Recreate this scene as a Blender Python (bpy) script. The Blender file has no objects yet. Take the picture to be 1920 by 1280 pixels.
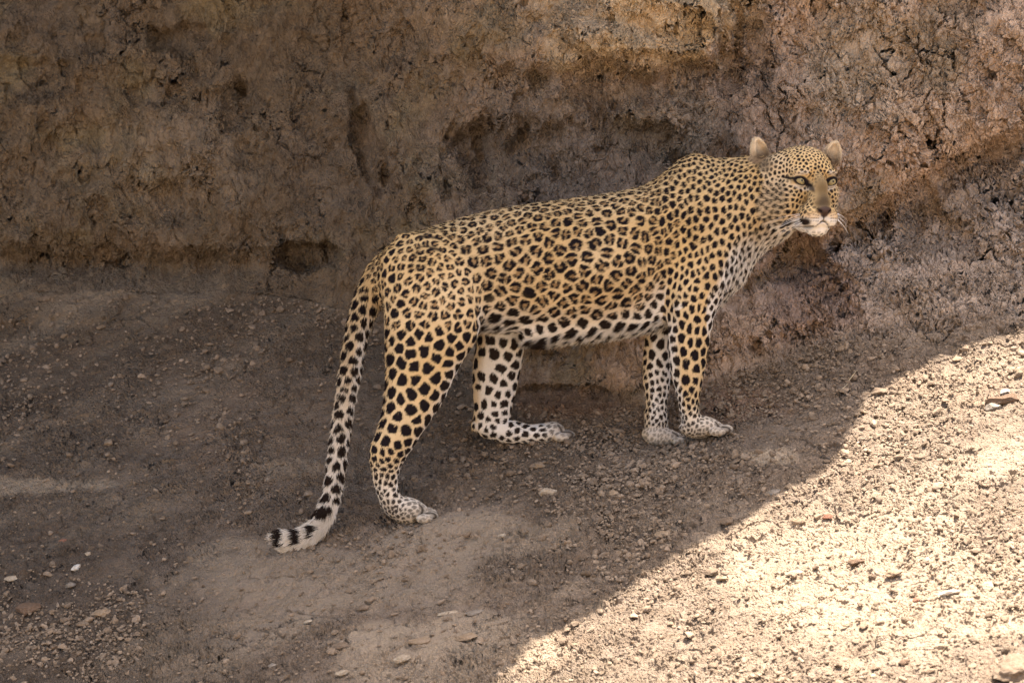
import bpy, math, random, time
import numpy as np
from mathutils import Vector, Matrix
T0 = time.time()
rng = np.random.default_rng(11)
random.seed(4)
C = bpy.context.scene.collection
sc = bpy.context.scene

# ------------------------------------------------------------------ camera, sky, sun, exposure
TH = math.radians(10.0)          # the camera looks down by this much
CT, ST = math.cos(TH), math.sin(TH)
D0 = 10.0                        # metres from the camera to the leopard
K = 2.4 / 1920.0                 # metres per photo pixel at that distance
cam = bpy.data.cameras.new('camera')
cam.lens = 150.0; cam.sensor_width = 36.0; cam.clip_start = 0.1; cam.clip_end = 500.0
cam.dof.use_dof = True; cam.dof.focus_distance = D0; cam.dof.aperture_fstop = 5.6
cam_o = bpy.data.objects.new('camera', cam); C.objects.link(cam_o)
cam_o.location = (0.0, -D0 * CT, D0 * ST)
cam_o.rotation_euler = (math.radians(90) - TH, 0, 0)
sc.camera = cam_o
sc.cycles.max_bounces = 6; sc.cycles.diffuse_bounces = 4; sc.cycles.glossy_bounces = 2

SUN = Vector((0.17, 0.24, 0.955)).normalized()      # towards the sun
SUN_EL = math.asin(SUN.z); SUN_AZ = math.atan2(SUN.x, SUN.y)
world = bpy.data.worlds.new('World'); sc.world = world; world.use_nodes = True
wn = world.node_tree.nodes; wl = world.node_tree.links
wn.clear()
sky = wn.new('ShaderNodeTexSky'); sky.sky_type = 'NISHITA'; sky.sun_disc = False
sky.sun_elevation = SUN_EL; sky.sun_rotation = SUN_AZ; sky.dust_density = 3.0; sky.ozone_density = .3; sky.air_density = .6
bg = wn.new('ShaderNodeBackground'); bg.inputs['Strength'].default_value = 0.15
wo = wn.new('ShaderNodeOutputWorld')
wl.new(sky.outputs[0], bg.inputs[0]); wl.new(bg.outputs[0], wo.inputs[0])
sun = bpy.data.lights.new('sun', 'SUN'); sun.energy = 4.8; sun.angle = math.radians(0.6)
sun.color = (1.0, 0.945, 0.915)
sun_o = bpy.data.objects.new('sun', sun); C.objects.link(sun_o)
sun_o.rotation_euler = SUN.to_track_quat('Z', 'Y').to_euler()
sc.view_settings.view_transform = 'Standard'
try: sc.view_settings.look = 'None'
except Exception: pass
sc.view_settings.gamma = 1.0; sc.view_settings.use_curve_mapping = False
sc.view_settings.exposure = 2.75

# ------------------------------------------------------------------ frames
# view-aligned metric frame (X right, D away, V up) used for laying out; world = rotation by TH
def v2w(P):
    P = np.asarray(P, dtype=np.float64)
    X, D, V = P[..., 0], P[..., 1], P[..., 2]
    return np.stack([X, V * ST + D * CT, V * CT - D * ST], -1)
def w2v(P):
    P = np.asarray(P)
    x, y, z = P[..., 0], P[..., 1], P[..., 2]
    return np.stack([x, y * CT - z * ST, y * ST + z * CT], -1)
def pv(px, py, d):
    s = K * (1 + np.asarray(d) / D0)
    return np.stack(np.broadcast_arrays((np.asarray(px) - 960.0) * s, d, (640.0 - np.asarray(py)) * s), -1)
def topx(P):
    s = K * (1 + P[..., 1] / D0)
    return P[..., 0] / s + 960.0, 640.0 - P[..., 2] / s
def sstep(a, b, x):
    t = np.clip((x - a) / (b - a), 0, 1); return t * t * (3 - 2 * t)
def interp(pts, x, j=1):
    a = np.array(pts, dtype=float); return np.interp(x, a[:, 0], a[:, j])

# ------------------------------------------------------------------ noise
def _hash(ix, iy, iz, seed):
    h = (ix.astype(np.uint32) * np.uint32(374761393) + iy.astype(np.uint32) * np.uint32(668265263)
         + iz.astype(np.uint32) * np.uint32(2147483647) + np.uint32(seed * 1013904223 & 0xffffffff))
    h = (h ^ (h >> np.uint32(13))) * np.uint32(1274126177)
    h = h ^ (h >> np.uint32(16))
    return (h & np.uint32(0xffffff)).astype(np.float32) / np.float32(0xffffff)
def noise3(P, scale, seed=0):
    q = np.asarray(P, dtype=np.float32) * np.float32(scale) + np.float32(1000.37)
    i = np.floor(q).astype(np.int64); f = (q - i).astype(np.float32); f = f * f * (3 - 2 * f)
    r = 0
    for dx in (0, 1):
        wx = f[..., 0] if dx else 1 - f[..., 0]
        for dy in (0, 1):
            wy = f[..., 1] if dy else 1 - f[..., 1]
            for dz in (0, 1):
                wz = f[..., 2] if dz else 1 - f[..., 2]
                r = r + wx * wy * wz * _hash(i[..., 0] + dx, i[..., 1] + dy, i[..., 2] + dz, seed)
    return r * 2 - 1
def fbm(P, scale, octs=4, seed=0, gain=.5):
    r = 0; a = 1.0; s = 0
    for k in range(octs):
        r = r + a * noise3(P, scale * 2.03 ** k, seed + k * 17); s += a; a *= gain
    return r / s

# ------------------------------------------------------------------ materials
def nmat(name):
    m = bpy.data.materials.new(name); m.use_nodes = True
    nt = m.node_tree; nt.nodes.clear()
    out = nt.nodes.new('ShaderNodeOutputMaterial'); b = nt.nodes.new('ShaderNodeBsdfPrincipled')
    nt.links.new(b.outputs[0], out.inputs[0])
    return m, nt, b, out
class NB:
    def __init__(s, nt): s.nt = nt
    def n(s, t, **k):
        o = s.nt.nodes.new(t)
        for a, v in k.items(): setattr(o, a, v)
        return o
    def put(s, sock, v):
        if isinstance(v, bpy.types.NodeSocket): s.nt.links.new(v, sock)
        else: sock.default_value = v
    def m(s, op, a, b=0.0, c=0.0, clamp=False):
        o = s.n('ShaderNodeMath', operation=op); o.use_clamp = clamp
        s.put(o.inputs[0], a); s.put(o.inputs[1], b); s.put(o.inputs[2], c); return o.outputs[0]
    def vm(s, op, a, b):
        o = s.n('ShaderNodeVectorMath', operation=op); s.put(o.inputs[0], a); s.put(o.inputs[1], b); return o.outputs[0]
    def scalev(s, a, v): return s.vm('MULTIPLY', a, v)
    def noise(s, vec, scale, detail=4, rough=.55, out=0):
        o = s.n('ShaderNodeTexNoise'); s.put(o.inputs['Vector'], vec); o.inputs['Scale'].default_value = scale
        o.inputs['Detail'].default_value = detail; o.inputs['Roughness'].default_value = rough; return o.outputs[out]
    def vor(s, vec, scale, feat='F1', out='Distance', rnd=1.0, smooth=None):
        o = s.n('ShaderNodeTexVoronoi', feature=feat); s.put(o.inputs['Vector'], vec)
        o.inputs['Scale'].default_value = scale; o.inputs['Randomness'].default_value = rnd
        if smooth is not None and 'Smoothness' in o.inputs: o.inputs['Smoothness'].default_value = smooth
        return o.outputs[out]
    def ramp(s, x, a, b, lo=0.0, hi=1.0):
        o = s.n('ShaderNodeMapRange', interpolation_type='SMOOTHSTEP')
        s.put(o.inputs[0], x); o.inputs[1].default_value = a; o.inputs[2].default_value = b
        o.inputs[3].default_value = lo; o.inputs[4].default_value = hi; return o.outputs[0]
    def mix(s, f, a, b, blend='MIX'):
        o = s.n('ShaderNodeMix', data_type='RGBA', blend_type=blend)
        s.put(o.inputs[0], f); s.put(o.inputs[6], a); s.put(o.inputs[7], b); return o.outputs[2]

def soil_material(name, kind):
    m, nt, b, out = nmat(name); q = NB(nt)
    tc = q.n('ShaderNodeTexCoord').outputs['Object']
    at = q.n('ShaderNodeAttribute', attribute_name='tint').outputs['Color']
    mk = q.n('ShaderNodeAttribute', attribute_name='mask').outputs['Color']
    sep = q.n('ShaderNodeSeparateColor'); nt.links.new(mk, sep.inputs[0])
    crk, dust, rough = sep.outputs[0], sep.outputs[1], sep.outputs[2]
    warp = q.vm('SUBTRACT', q.noise(tc, 14, 3, out=1), (.5, .5, .5))
    wv = q.vm('ADD', tc, q.scalev(warp, (.05, .05, .05)))
    warp2 = q.vm('SUBTRACT', q.noise(tc, 60, 2, out=1), (.5, .5, .5))
    wv2 = q.vm('ADD', wv, q.scalev(warp2, (.006, .006, .006)))
    if kind == 'bank':
        st = q.scalev(wv2, (1.0, 1.0, .62))
        e1 = q.vor(st, 17, 'DISTANCE_TO_EDGE'); e2 = q.vor(st, 43, 'DISTANCE_TO_EDGE')
        e3 = q.vor(q.scalev(wv2, (1, 1, .38)), 70, 'DISTANCE_TO_EDGE')
        e4 = q.vor(q.scalev(wv2, (1, 1, .45)), 125, 'DISTANCE_TO_EDGE')
        gate = q.ramp(q.noise(tc, 5.5, 2), .42, .60)
        c1 = q.m('MULTIPLY', q.ramp(e1, .0, .050, 1, 0), q.m('MULTIPLY', gate, q.ramp(q.noise(tc, 21, 1), .35, .55)))
        gate2 = q.ramp(q.noise(tc, 8.5, 2), .40, .60)
        c2 = q.m('MULTIPLY', q.ramp(e2, .0, .10, 1, 0), gate2)
        c3 = q.m('ADD', q.m('MULTIPLY', q.ramp(e3, .0, .17, 1, 0), q.ramp(q.noise(tc, 10, 2), .32, .55)), q.m('MULTIPLY', q.ramp(e4, .0, .2, 1, 0), q.ramp(q.noise(tc, 15, 2), .36, .6, 0, .7)))
        big = q.noise(q.scalev(wv, (1, 1, .5)), 20, 5, .62)
        fine = q.noise(q.scalev(wv2, (1, 1, .42)), 85, 6, .68)
        h = q.m('MULTIPLY', q.m('SUBTRACT', big, .5), .044)
        h = q.m('ADD', h, q.m('MULTIPLY', q.m('SUBTRACT', fine, .5), .0125))
        cr = q.m('ADD', q.m('MULTIPLY', c1, -.0175), q.m('ADD', q.m('MULTIPLY', c2, -.0060), q.m('MULTIPLY', c3, -.0052)))
        h = q.m('ADD', h, q.m('MULTIPLY', cr, q.m('ADD', crk, .35)))
    else:
        f1 = q.vor(wv2, 42, 'F1', smooth=None); f2 = q.vor(wv2, 95, 'F1'); f3 = q.vor(tc, 210, 'F1')
        g1 = q.ramp(q.noise(tc, 9, 3), .45, .65); g2 = q.ramp(q.noise(tc, 13, 3), .36, .6)
        b1 = q.m('MULTIPLY', q.ramp(f1, .1, .62, 1, 0), g1)
        b2 = q.m('MULTIPLY', q.ramp(f2, .1, .62, 1, 0), g2)
        b3 = q.ramp(f3, .1, .62, 1, 0)
        e1 = q.vor(q.scalev(wv2, (.7, 1, 1)), 20, 'DISTANCE_TO_EDGE')
        c1 = q.m('MULTIPLY', q.ramp(e1, 0, .07, 1, 0), q.ramp(q.noise(tc, 7, 2), .44, .56))
        big = q.noise(wv, 11, 4, .6); mid = q.noise(q.scalev(wv2, (.75, 1, 1)), 38, 5, .62)
        h = q.m('MULTIPLY', q.m('SUBTRACT', big, .5), .034)
        h = q.m('ADD', h, q.m('MULTIPLY', q.m('MULTIPLY', q.m('SUBTRACT', mid, .5), .031), q.m('ADD', q.m('MULTIPLY', rough, .6), .25)))
        bb = q.m('ADD', q.m('MULTIPLY', b1, .0110), q.m('ADD', q.m('MULTIPLY', b2, .0075), q.m('MULTIPLY', b3, .0034)))
        h = q.m('ADD', h, q.m('MULTIPLY', bb, rough))
        h = q.m('ADD', h, q.m('MULTIPLY', c1, q.m('MULTIPLY', crk, -.016)))
    d = q.n('ShaderNodeDisplacement'); d.inputs['Midlevel'].default_value = 0; d.inputs['Scale'].default_value = 1
    q.put(d.inputs['Height'], h); nt.links.new(d.outputs[0], out.inputs['Displacement'])
    # colour: attribute tint times mottling
    n1 = q.noise(tc, 26, 6, .65); n2 = q.noise(tc, 170, 4, .7); n3 = q.noise(tc, 6, 3)
    col = q.mix(q.ramp(n1, .3, .7), at, q.mix(1.0, at, (.66, .63, .58, 1), 'MULTIPLY'))
    col = q.mix(q.ramp(n3, .5, .75, 0, .5), col, q.mix(1.0, at, (1.06, .97, .89, 1), 'MULTIPLY'))
    col = q.mix(q.ramp(n2, .45, .78, 0, .8), col, q.mix(1.0, at, (1.35, 1.30, 1.20, 1), 'MULTIPLY'))
    col = q.mix(q.m('MULTIPLY', dust, q.ramp(n1, .25, .6, .4, 1)), col, (.31, .235, .150, 1))
    q.put(b.inputs['Base Color'], col); b.inputs['Roughness'].default_value = .95
    b.inputs['Specular IOR Level'].default_value = .12
    m.displacement_method = 'BOTH'
    return m

# ------------------------------------------------------------------ mesh helpers
def mesh_np(name, V, F, mat=None, smooth=True, parent=None, attrs=None, ov=None):
    me = bpy.data.meshes.new(name)
    V = np.ascontiguousarray(V, dtype=np.float32); F = np.ascontiguousarray(F, dtype=np.int32)
    k = F.shape[1]
    me.vertices.add(len(V)); me.vertices.foreach_set('co', V.ravel())
    me.loops.add(F.size); me.loops.foreach_set('vertex_index', F.ravel())
    me.polygons.add(len(F)); me.polygons.foreach_set('loop_start', np.arange(0, F.size, k, dtype=np.int32))
    try: me.polygons.foreach_set('loop_total', np.full(len(F), k, dtype=np.int32))
    except Exception: pass
    me.polygons.foreach_set('use_smooth', np.full(len(F), smooth))
    for an, arr in (attrs or {}).items():
        a = me.attributes.new(an, 'FLOAT_COLOR', 'POINT')
        full = np.ones((len(V), 4), dtype=np.float32); full[:, :arr.shape[1]] = arr
        a.data.foreach_set('color', full.ravel())
    me.update(calc_edges=True); me.validate()
    if mat: me.materials.append(mat)
    o = bpy.data.objects.new(name, me); C.objects.link(o)
    if parent: o.parent = parent
    return o
def vnormals(V, F):
    V = np.asarray(V, dtype=np.float64); n = np.zeros_like(V)
    a, b, c = V[F[:, 0]], V[F[:, 1]], V[F[:, 2]]
    if F.shape[1] == 4: fn = np.cross(V[F[:, 2]] - a, V[F[:, 3]] - b)
    else: fn = np.cross(b - a, c - a)
    for j in range(F.shape[1]):
        for k in range(3): n[:, k] += np.bincount(F[:, j], fn[:, k], len(V))
    return n / (np.linalg.norm(n, axis=1, keepdims=True) + 1e-12)

# ------------------------------------------------------------------ terrain
PAWS = [(768, 985, -.080), (1000, 833, .105), (1322, 826, -.048), (1250, 838, .035), (552, 1037, -.10)]
G0, GA, GS = -.323, .25, 1.6                 # ground in view frame: D = GS * (V - G0 - GA * X)
FOOT = [(-1500, 430), (-300, 530), (0, 555), (400, 560), (560, 570), (680, 600), (780, 640), (880, 715), (980, 762), (1080, 775),
        (1200, 772), (1300, 745), (1400, 700), (1500, 668), (1620, 650), (1750, 640), (1920, 600), (2300, 500), (3500, 300)]
UNDER = [(-1500, 418), (0, 486), (400, 492), (560, 505), (680, 555), (780, 600), (900, 640), (1000, 650), (1200, 640), (1300, 590),
         (1400, 530), (1500, 480), (1600, 430), (1700, 375), (1800, 310), (1920, 262), (2300, 150), (3500, -50)]
def build_terrain():
    fx = np.arange(-50, 1971, 2.1); fy = np.arange(1330, -51, -2.1)
    def outer(a, sgn, lim, st=4.0):
        r = []; x = a
        while abs(x - a) < lim: x += sgn * st; st = min(st * 1.25, 200); r.append(x)
        return r
    xs = np.array(outer(fx[0], -1, 9000)[::-1] + list(fx) + outer(fx[-1], 1, 9000))
    ys = np.array(outer(fy[0], 1, 9000)[::-1] + list(fy) + outer(fy[-1], -1, 700))
    PX, PY = np.meshgrid(xs, ys)                    # rows go from near the camera upwards
    X = (PX - 960) * K; V = (640 - PY) * K
    foot = interp(FOOT, PX); und = interp(UNDER, PX)
    wob = fbm(np.stack([X, V * 0, X * 0], -1), 4.0, 3, 5)
    foot = foot + 14 * wob; und = und + 16 * wob
    # slope dD/dV
    g = GS
    # the bed levels out lower down in front of the camera
    apron = np.clip((foot - und) / 120.0, 0, 1)
    s_ap = .62 + 0 * PX
    s_w = interp([(0, .20), (800, .14), (1300, .14), (1920, .22)], PX) + .0 * PX
    fw = interp([(0, 60), (600, 50), (900, 22), (3000, 22)], PX)
    tfoot = sstep(1, -1, (PY - foot) / fw)               # 0 below, 1 above
    tund = sstep(16, -16, PY - und)
    S = g * (1 - tfoot) + tfoot * (s_ap * (1 - tund) + s_w * tund)
    dV = np.diff(V, axis=0)
    Dd = np.zeros_like(V)
    Dd[0] = GS * (V[0] - G0 - GA * X[0])
    Dd[1:] = Dd[0] + np.cumsum(.5 * (S[1:] + S[:-1]) * dV, axis=0)
    # limit how far the left part runs back
    base = np.stack([X, Dd * .5, V], -1)
    wallm = sstep(.8, -1.6, (PY - foot) / interp([(0, 62), (600, 55), (900, 37), (3000, 37)], PX))
    n1 = fbm(base, 2.6, 3, 1); n2 = fbm(base * [1, 1, .6], 8.5, 4, 2); n3 = fbm(base * [1, 1, .5], 24., 3, 3)
    r2 = 1 - np.abs(fbm(base * [1, 1, .7] + n1[..., None] * .08, 5.2, 4, 8)) * 2
    n4 = fbm(base * [1, 1, .45], 15., 3, 4)
    inw = -(n1 * .085 + n2 * .060 + n3 * .024 + (r2 - .6) * .045 + np.maximum(n4 - .12, 0) * -.07)
    Dd = Dd + wallm * inw
    # the upper wall hangs out above the undercut line
    hang = interp([(-1500, .06), (0, .075), (420, .06), (560, .02), (700, .0), (1300, .0), (1500, .05), (1650, .11), (1920, .12), (3500, .1)], PX)
    Dd = Dd - hang * sstep(6, -38, PY - und) + hang * .35 * np.exp(-((PY - und - 10) / 22.0) ** 2)
    def blob(cx, cy, rx, ry, amp, sharp=1.0, ang=0.0):
        ca, sa = math.cos(ang), math.sin(ang)
        ux = ((PX - cx) * ca + (PY - cy) * sa) / rx; uy = (-(PX - cx) * sa + (PY - cy) * ca) / ry
        r = np.sqrt(ux * ux + uy * uy) + .55 * n2 + .45 * n3 + .3 * n1
        return amp * sstep(1.0 + .35 * sharp, 1.0 - .35 * sharp, r)
    # hollows, lumps and folds of the wall (positive = deeper)
    for a in [(578, 480, 56, 24, .095, .7), (345, 75, 48, 24, .03, .9), (175, 85, 34, 22, .025, .9), (60, 150, 120, 40, .05, 1),
              (688, 265, 24, 100, .06, .8, -.35), (745, 300, 50, 100, -.05, .9, -.3), (1080, 90, 110, 45, -.05, .9), (1200, 40, 150, 70, -.12, .8), (1180, 150, 170, 35, .06, 1),
              (1370, 75, 18, 60, .05, .8, .1), (1420, 110, 22, 100, .04, 1), (440, 195, 18, 40, .02, 1), (290, 175, 60, 22, .03, 1),
              (300, 380, 90, 40, .04, 1), (1090, 320, 200, 75, .085, 1), (1330, 200, 60, 130, .05, 1), (905, 330, 120, 70, .05, 1), (1050, 742, 95, 16, .035, .6),
              (1450, 540, 110, 90, .05, 1), (1720, 440, 60, 30, .03, 1), (1890, 120, 60, 120, -.03, 1), (850, 60, 80, 60, -.04, 1),
              (450, 300, 140, 90, -.05, 1), (160, 400, 120, 50, -.04, 1), (60, 560, 160, 40, -.03, 1), (1820, 560, 120, 60, -.03, 1)]:
        Dd = Dd + blob(*a)
    P = pv(PX, PY, Dd)
    # gentle unevenness of the bed, applied along V so that the slope stays a slope
    gm = 1 - wallm
    gb = np.stack([P[..., 0] * .7, P[..., 1], P[..., 2] * 0], -1)
    P[..., 2] += gm * (fbm(gb, 2.2, 3, 21) * .030 + fbm(gb, 9.0, 4, 22) * .012)
    # the bed meets every paw and the tail tip
    for (cx, cy, cd) in PAWS:
        q = pv(cx, cy, cd)
        r2_ = ((P[..., 0] - q[0]) / .12) ** 2 + ((P[..., 1] - q[1]) / .09) ** 2
        w = np.exp(-r2_) * gm
        here = np.unravel_index(np.argmin(((P[..., 0] - q[0]) ** 2 + (P[..., 1] - q[1]) ** 2) + 10 * (gm < .5)), w.shape)
        P[..., 2] += w * (q[2] + .009 - P[here][2])
    W = v2w(P)
    # level the bed towards the camera
    low = W[..., 2] < -1.6
    W[..., 2] = np.where(low, -1.6 + (W[..., 2] + 1.6) * .12, W[..., 2])
    # ---------------- unseen lip added to the bank: overhang shaped to cast the shade edge
    EDGE = [(-900, 1640), (-300, 1560), (300, 1490), (700, 1400), (930, 1280), (1010, 1203), (1110, 1152), (1210, 1085), (1290, 1042), (1400, 985), (1460, 938), (1555, 885), (1600, 815),
            (1622, 752), (1700, 712), (1800, 670), (1920, 628), (2050, 585)]
    H = 2.15
    qx, qy = [], []
    for (ex, ey) in EDGE:
        i = int(np.argmin(np.abs(ys - ey))); j = int(np.argmin(np.abs(xs - ex)))
        p = W[i, j]; t = (H - p[2]) / SUN.z
        qx.append(p[0] + SUN.x * t); qy.append(p[1] + SUN.y * t)
    o = np.argsort(qx); qx = np.array(qx)[o]; qy = np.array(qy)[o]
    top = W[-1].copy(); TX = top[:, 0]
    lipy = np.interp(TX, qx, qy)
    lipy = np.where(TX < qx[0], qy[0] + .06 * (qx[0] - TX), lipy)
    lipy = np.where(TX > qx[-1], qy[-1] + .25 * (TX - qx[-1]), lipy)
    jag = fbm(np.stack([TX, TX * 0, TX * 0], -1), 3.0, 3, 31) * .015 + fbm(np.stack([TX, TX * 0, TX * 0], -1), 16.0, 4, 32) * .014
    lipy = lipy + jag
    yt = top[:, 1]; zt = top[:, 2]
    rows = []
    lipy_ = np.minimum(lipy, yt + .12 * (H - zt) + .15)
    for t in np.linspace(0, 1, 60)[1:]:
        y = yt + (lipy_ - yt) * (t ** 1.7) + .10 * (H - zt) * math.sin(math.pi * t) * (1 - t)
        z = zt + (H - zt) * (1 - (1 - t) ** 1.8)
        nn = fbm(np.stack([TX, y, z], -1), 5.0, 4, 33) * .05 * math.sin(math.pi * t)
        rows.append(np.stack([TX, y + nn, z + nn], -1))
    for (k, (dy, dz)) in enumerate([(.015, .05), (.03, .12), (.08, .22), (.18, .27), (.4, .31), (.9, .34), (2., .36), (5., .38), (12., .4), (30., .4)]):
        nn = fbm(np.stack([TX, TX * 0 + dy, TX * 0], -1), 3.0, 3, 34) * .02
        rows.append(np.stack([TX, lipy_ + dy, H + dz + nn], -1))
    rows = np.array(rows)
    W = np.concatenate([W, rows], 0)
    nr, nc = W.shape[:2]
    # ---------------- tint (soil colour with some painted shade), masks
    PXf = np.vstack([PX, np.repeat(PX[-1:], len(rows), 0)]); PYf = np.vstack([PY, np.repeat(PY[-1:], len(rows), 0)])
    wm = np.vstack([wallm, np.ones_like(rows[..., 0])])
    m1 = fbm(W, 1.7, 3, 41); m2 = fbm(W, 5.5, 4, 42); m3 = fbm(W * [1, 1, .6], 13, 3, 43)
    def cm(c): return np.array(c, dtype=float)
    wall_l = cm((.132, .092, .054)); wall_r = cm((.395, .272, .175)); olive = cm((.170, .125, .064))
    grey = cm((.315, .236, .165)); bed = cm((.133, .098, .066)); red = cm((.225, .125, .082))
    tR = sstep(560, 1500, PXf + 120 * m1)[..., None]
    col = wall_l * (1 - tR) + wall_r * tR  # left wall darker: weaker light under the overhang painted in, over browner soil
    ol = sstep(.0, .5, m2 + .2 * m1)[..., None] * .7
    col = col * (1 - ol) + (olive * (1 - .2 * tR) + wall_r * .2 * tR) * ol
    def spot(cx, cy, rx, ry, soft=.6):
        r = np.sqrt(((PXf - cx) / rx) ** 2 + ((PYf - cy) / ry) ** 2) + .7 * m2 + .5 * m3 + .5 * m1
        return sstep(1 + soft * .5, 1 - soft * .5, r)[..., None]
    def lay(c, k):
        nonlocal col; col = col * (1 - k) + cm(c) * k
    lay((.40, .285, .155), spot(1200, 30, 190, 95) * .85)
    lay((.34, .25, .16), spot(1030, 30, 110, 60) * .5)
    lay((.30, .215, .125), spot(1270, 240, 55, 70) * .5)
    lay((.29, .23, .14), spot(1620, 130, 120, 110, 1) * .45)
    lay((.26, .18, .10), spot(870, 40, 80, 50, 1) * .4)
    lay((.25, .185, .12), spot(300, 300, 130, 110, 1) * .35)
    lay((.11, .085, .062), spot(1080, 290, 240, 100, 1) * .55)  # recess behind the shoulders: its shade painted as darker tint
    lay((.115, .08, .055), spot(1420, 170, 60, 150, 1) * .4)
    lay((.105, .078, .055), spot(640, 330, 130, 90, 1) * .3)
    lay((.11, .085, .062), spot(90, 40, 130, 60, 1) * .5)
    ap = (sstep(-20, 40, PYf - np.vstack([und, np.repeat(und[-1:], len(rows), 0)])) * sstep(1380, 1620, PXf))[..., None]
    col = col * (1 - ap) + (grey + .02 * m2[..., None]) * ap
    lay((.25, .155, .11), spot(1540, 560, 90, 90, 1) * .5)
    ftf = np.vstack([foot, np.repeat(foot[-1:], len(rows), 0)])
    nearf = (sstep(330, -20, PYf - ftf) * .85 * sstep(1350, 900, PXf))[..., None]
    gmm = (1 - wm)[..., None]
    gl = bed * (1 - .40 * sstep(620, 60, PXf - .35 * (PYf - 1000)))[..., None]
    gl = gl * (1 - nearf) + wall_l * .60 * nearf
    bounce_ground = (sstep(1500, 2100, PYf + 60 * m1))[..., None]  # unseen ground in front made pale to bounce warm light at the bank
    gl = gl * (1 - bounce_ground) + cm((.46, .355, .235)) * bounce_ground
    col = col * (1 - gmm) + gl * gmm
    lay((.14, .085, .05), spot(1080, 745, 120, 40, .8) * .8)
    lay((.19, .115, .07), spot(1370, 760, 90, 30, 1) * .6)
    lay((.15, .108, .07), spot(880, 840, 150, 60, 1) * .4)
    # pale dust lying in streaks that climb to the right
    s1 = fbm(np.stack([W[..., 0] * 1.0 + W[..., 1] * .6, W[..., 1] * 3.0 - W[..., 0] * 1.3, W[..., 2] * 0], -1), 1.6, 4, 51)
    dust = sstep(.0, .42, s1) * .32
    for a, k in [((640, 1090, 300, 60), .25), ((900, 1020, 240, 35), .3), ((60, 910, 110, 16), .55), ((430, 1050, 90, 30), .3), ((1430, 865, 60, 14), .7), ((560, 880, 90, 22), .25),
                 ((860, 1230, 200, 60), .4), ((1700, 1080, 320, 140), .35)]:
        dust = np.maximum(dust, spot(*a)[..., 0] * k)
    dust = dust * (1 - wm)
    crk = np.clip(wm * (.50 + .50 * sstep(900, 1700, PXf)) + ap[..., 0] * .4, 0, 1.2)
    crk = np.maximum(crk, (1 - wm) * .4)
    rough = np.clip(.95 + 1.3 * m2 + .25 * sstep(900, 1100, PXf) - .45 * spot(640, 1090, 300, 95)[..., 0] - .35 * sstep(700, 400, PXf) * sstep(760, 700, PYf), .35, 1.4) * (1 - .5 * sstep(1250, 1500, PXf + .5 * (PYf - 900)))
    mask = np.stack([crk, dust, rough], -1)
    # ---------------- two meshes that share the line where the wall meets the bed
    idx = np.arange(nr * nc).reshape(nr, nc)
    quads = np.stack([idx[:-1, :-1], idx[:-1, 1:], idx[1:, 1:], idx[1:, :-1]], -1)
    isw = wm[:-1, :-1] > .35
    isg = wm[:-1, :-1] < .85
    tuck = np.clip((wm - .35) / .5, 0, 1)[..., None] * np.array([0, .05, -.035])
    def cut(name, sel, mat, W=W):
        F = quads[sel].reshape(-1, 4); u, inv = np.unique(F, return_inverse=True)
        F2 = inv.reshape(F.shape)
        return mesh_np(name, W.reshape(-1, 3)[u], F2, mat, True, None,
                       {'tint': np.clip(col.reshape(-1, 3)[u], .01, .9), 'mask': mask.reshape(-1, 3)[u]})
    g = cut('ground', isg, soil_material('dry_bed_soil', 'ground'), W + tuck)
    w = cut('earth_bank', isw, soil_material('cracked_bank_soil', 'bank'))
    for ob in (g, w): ob['kind'] = 'structure'
    return xs, ys, W, PX, PY, wallm
xs, ys, TW, TPX, TPY, TWALL = build_terrain()
NRV = len(ys)
print('terrain', round(time.time() - T0, 1))
TN = None
def terr_at(px, py):
    j = int(np.clip(np.searchsorted(xs, px), 1, len(xs) - 2)); i = int(np.argmin(np.abs(ys - py)))
    p = TW[i, j]; a = TW[i, j + 1] - TW[i, j - 1]; b = TW[min(i + 2, NRV - 1), j] - TW[i - 2, j]
    n = np.cross(a, b); n = n / np.linalg.norm(n)
    return p, n

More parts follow.
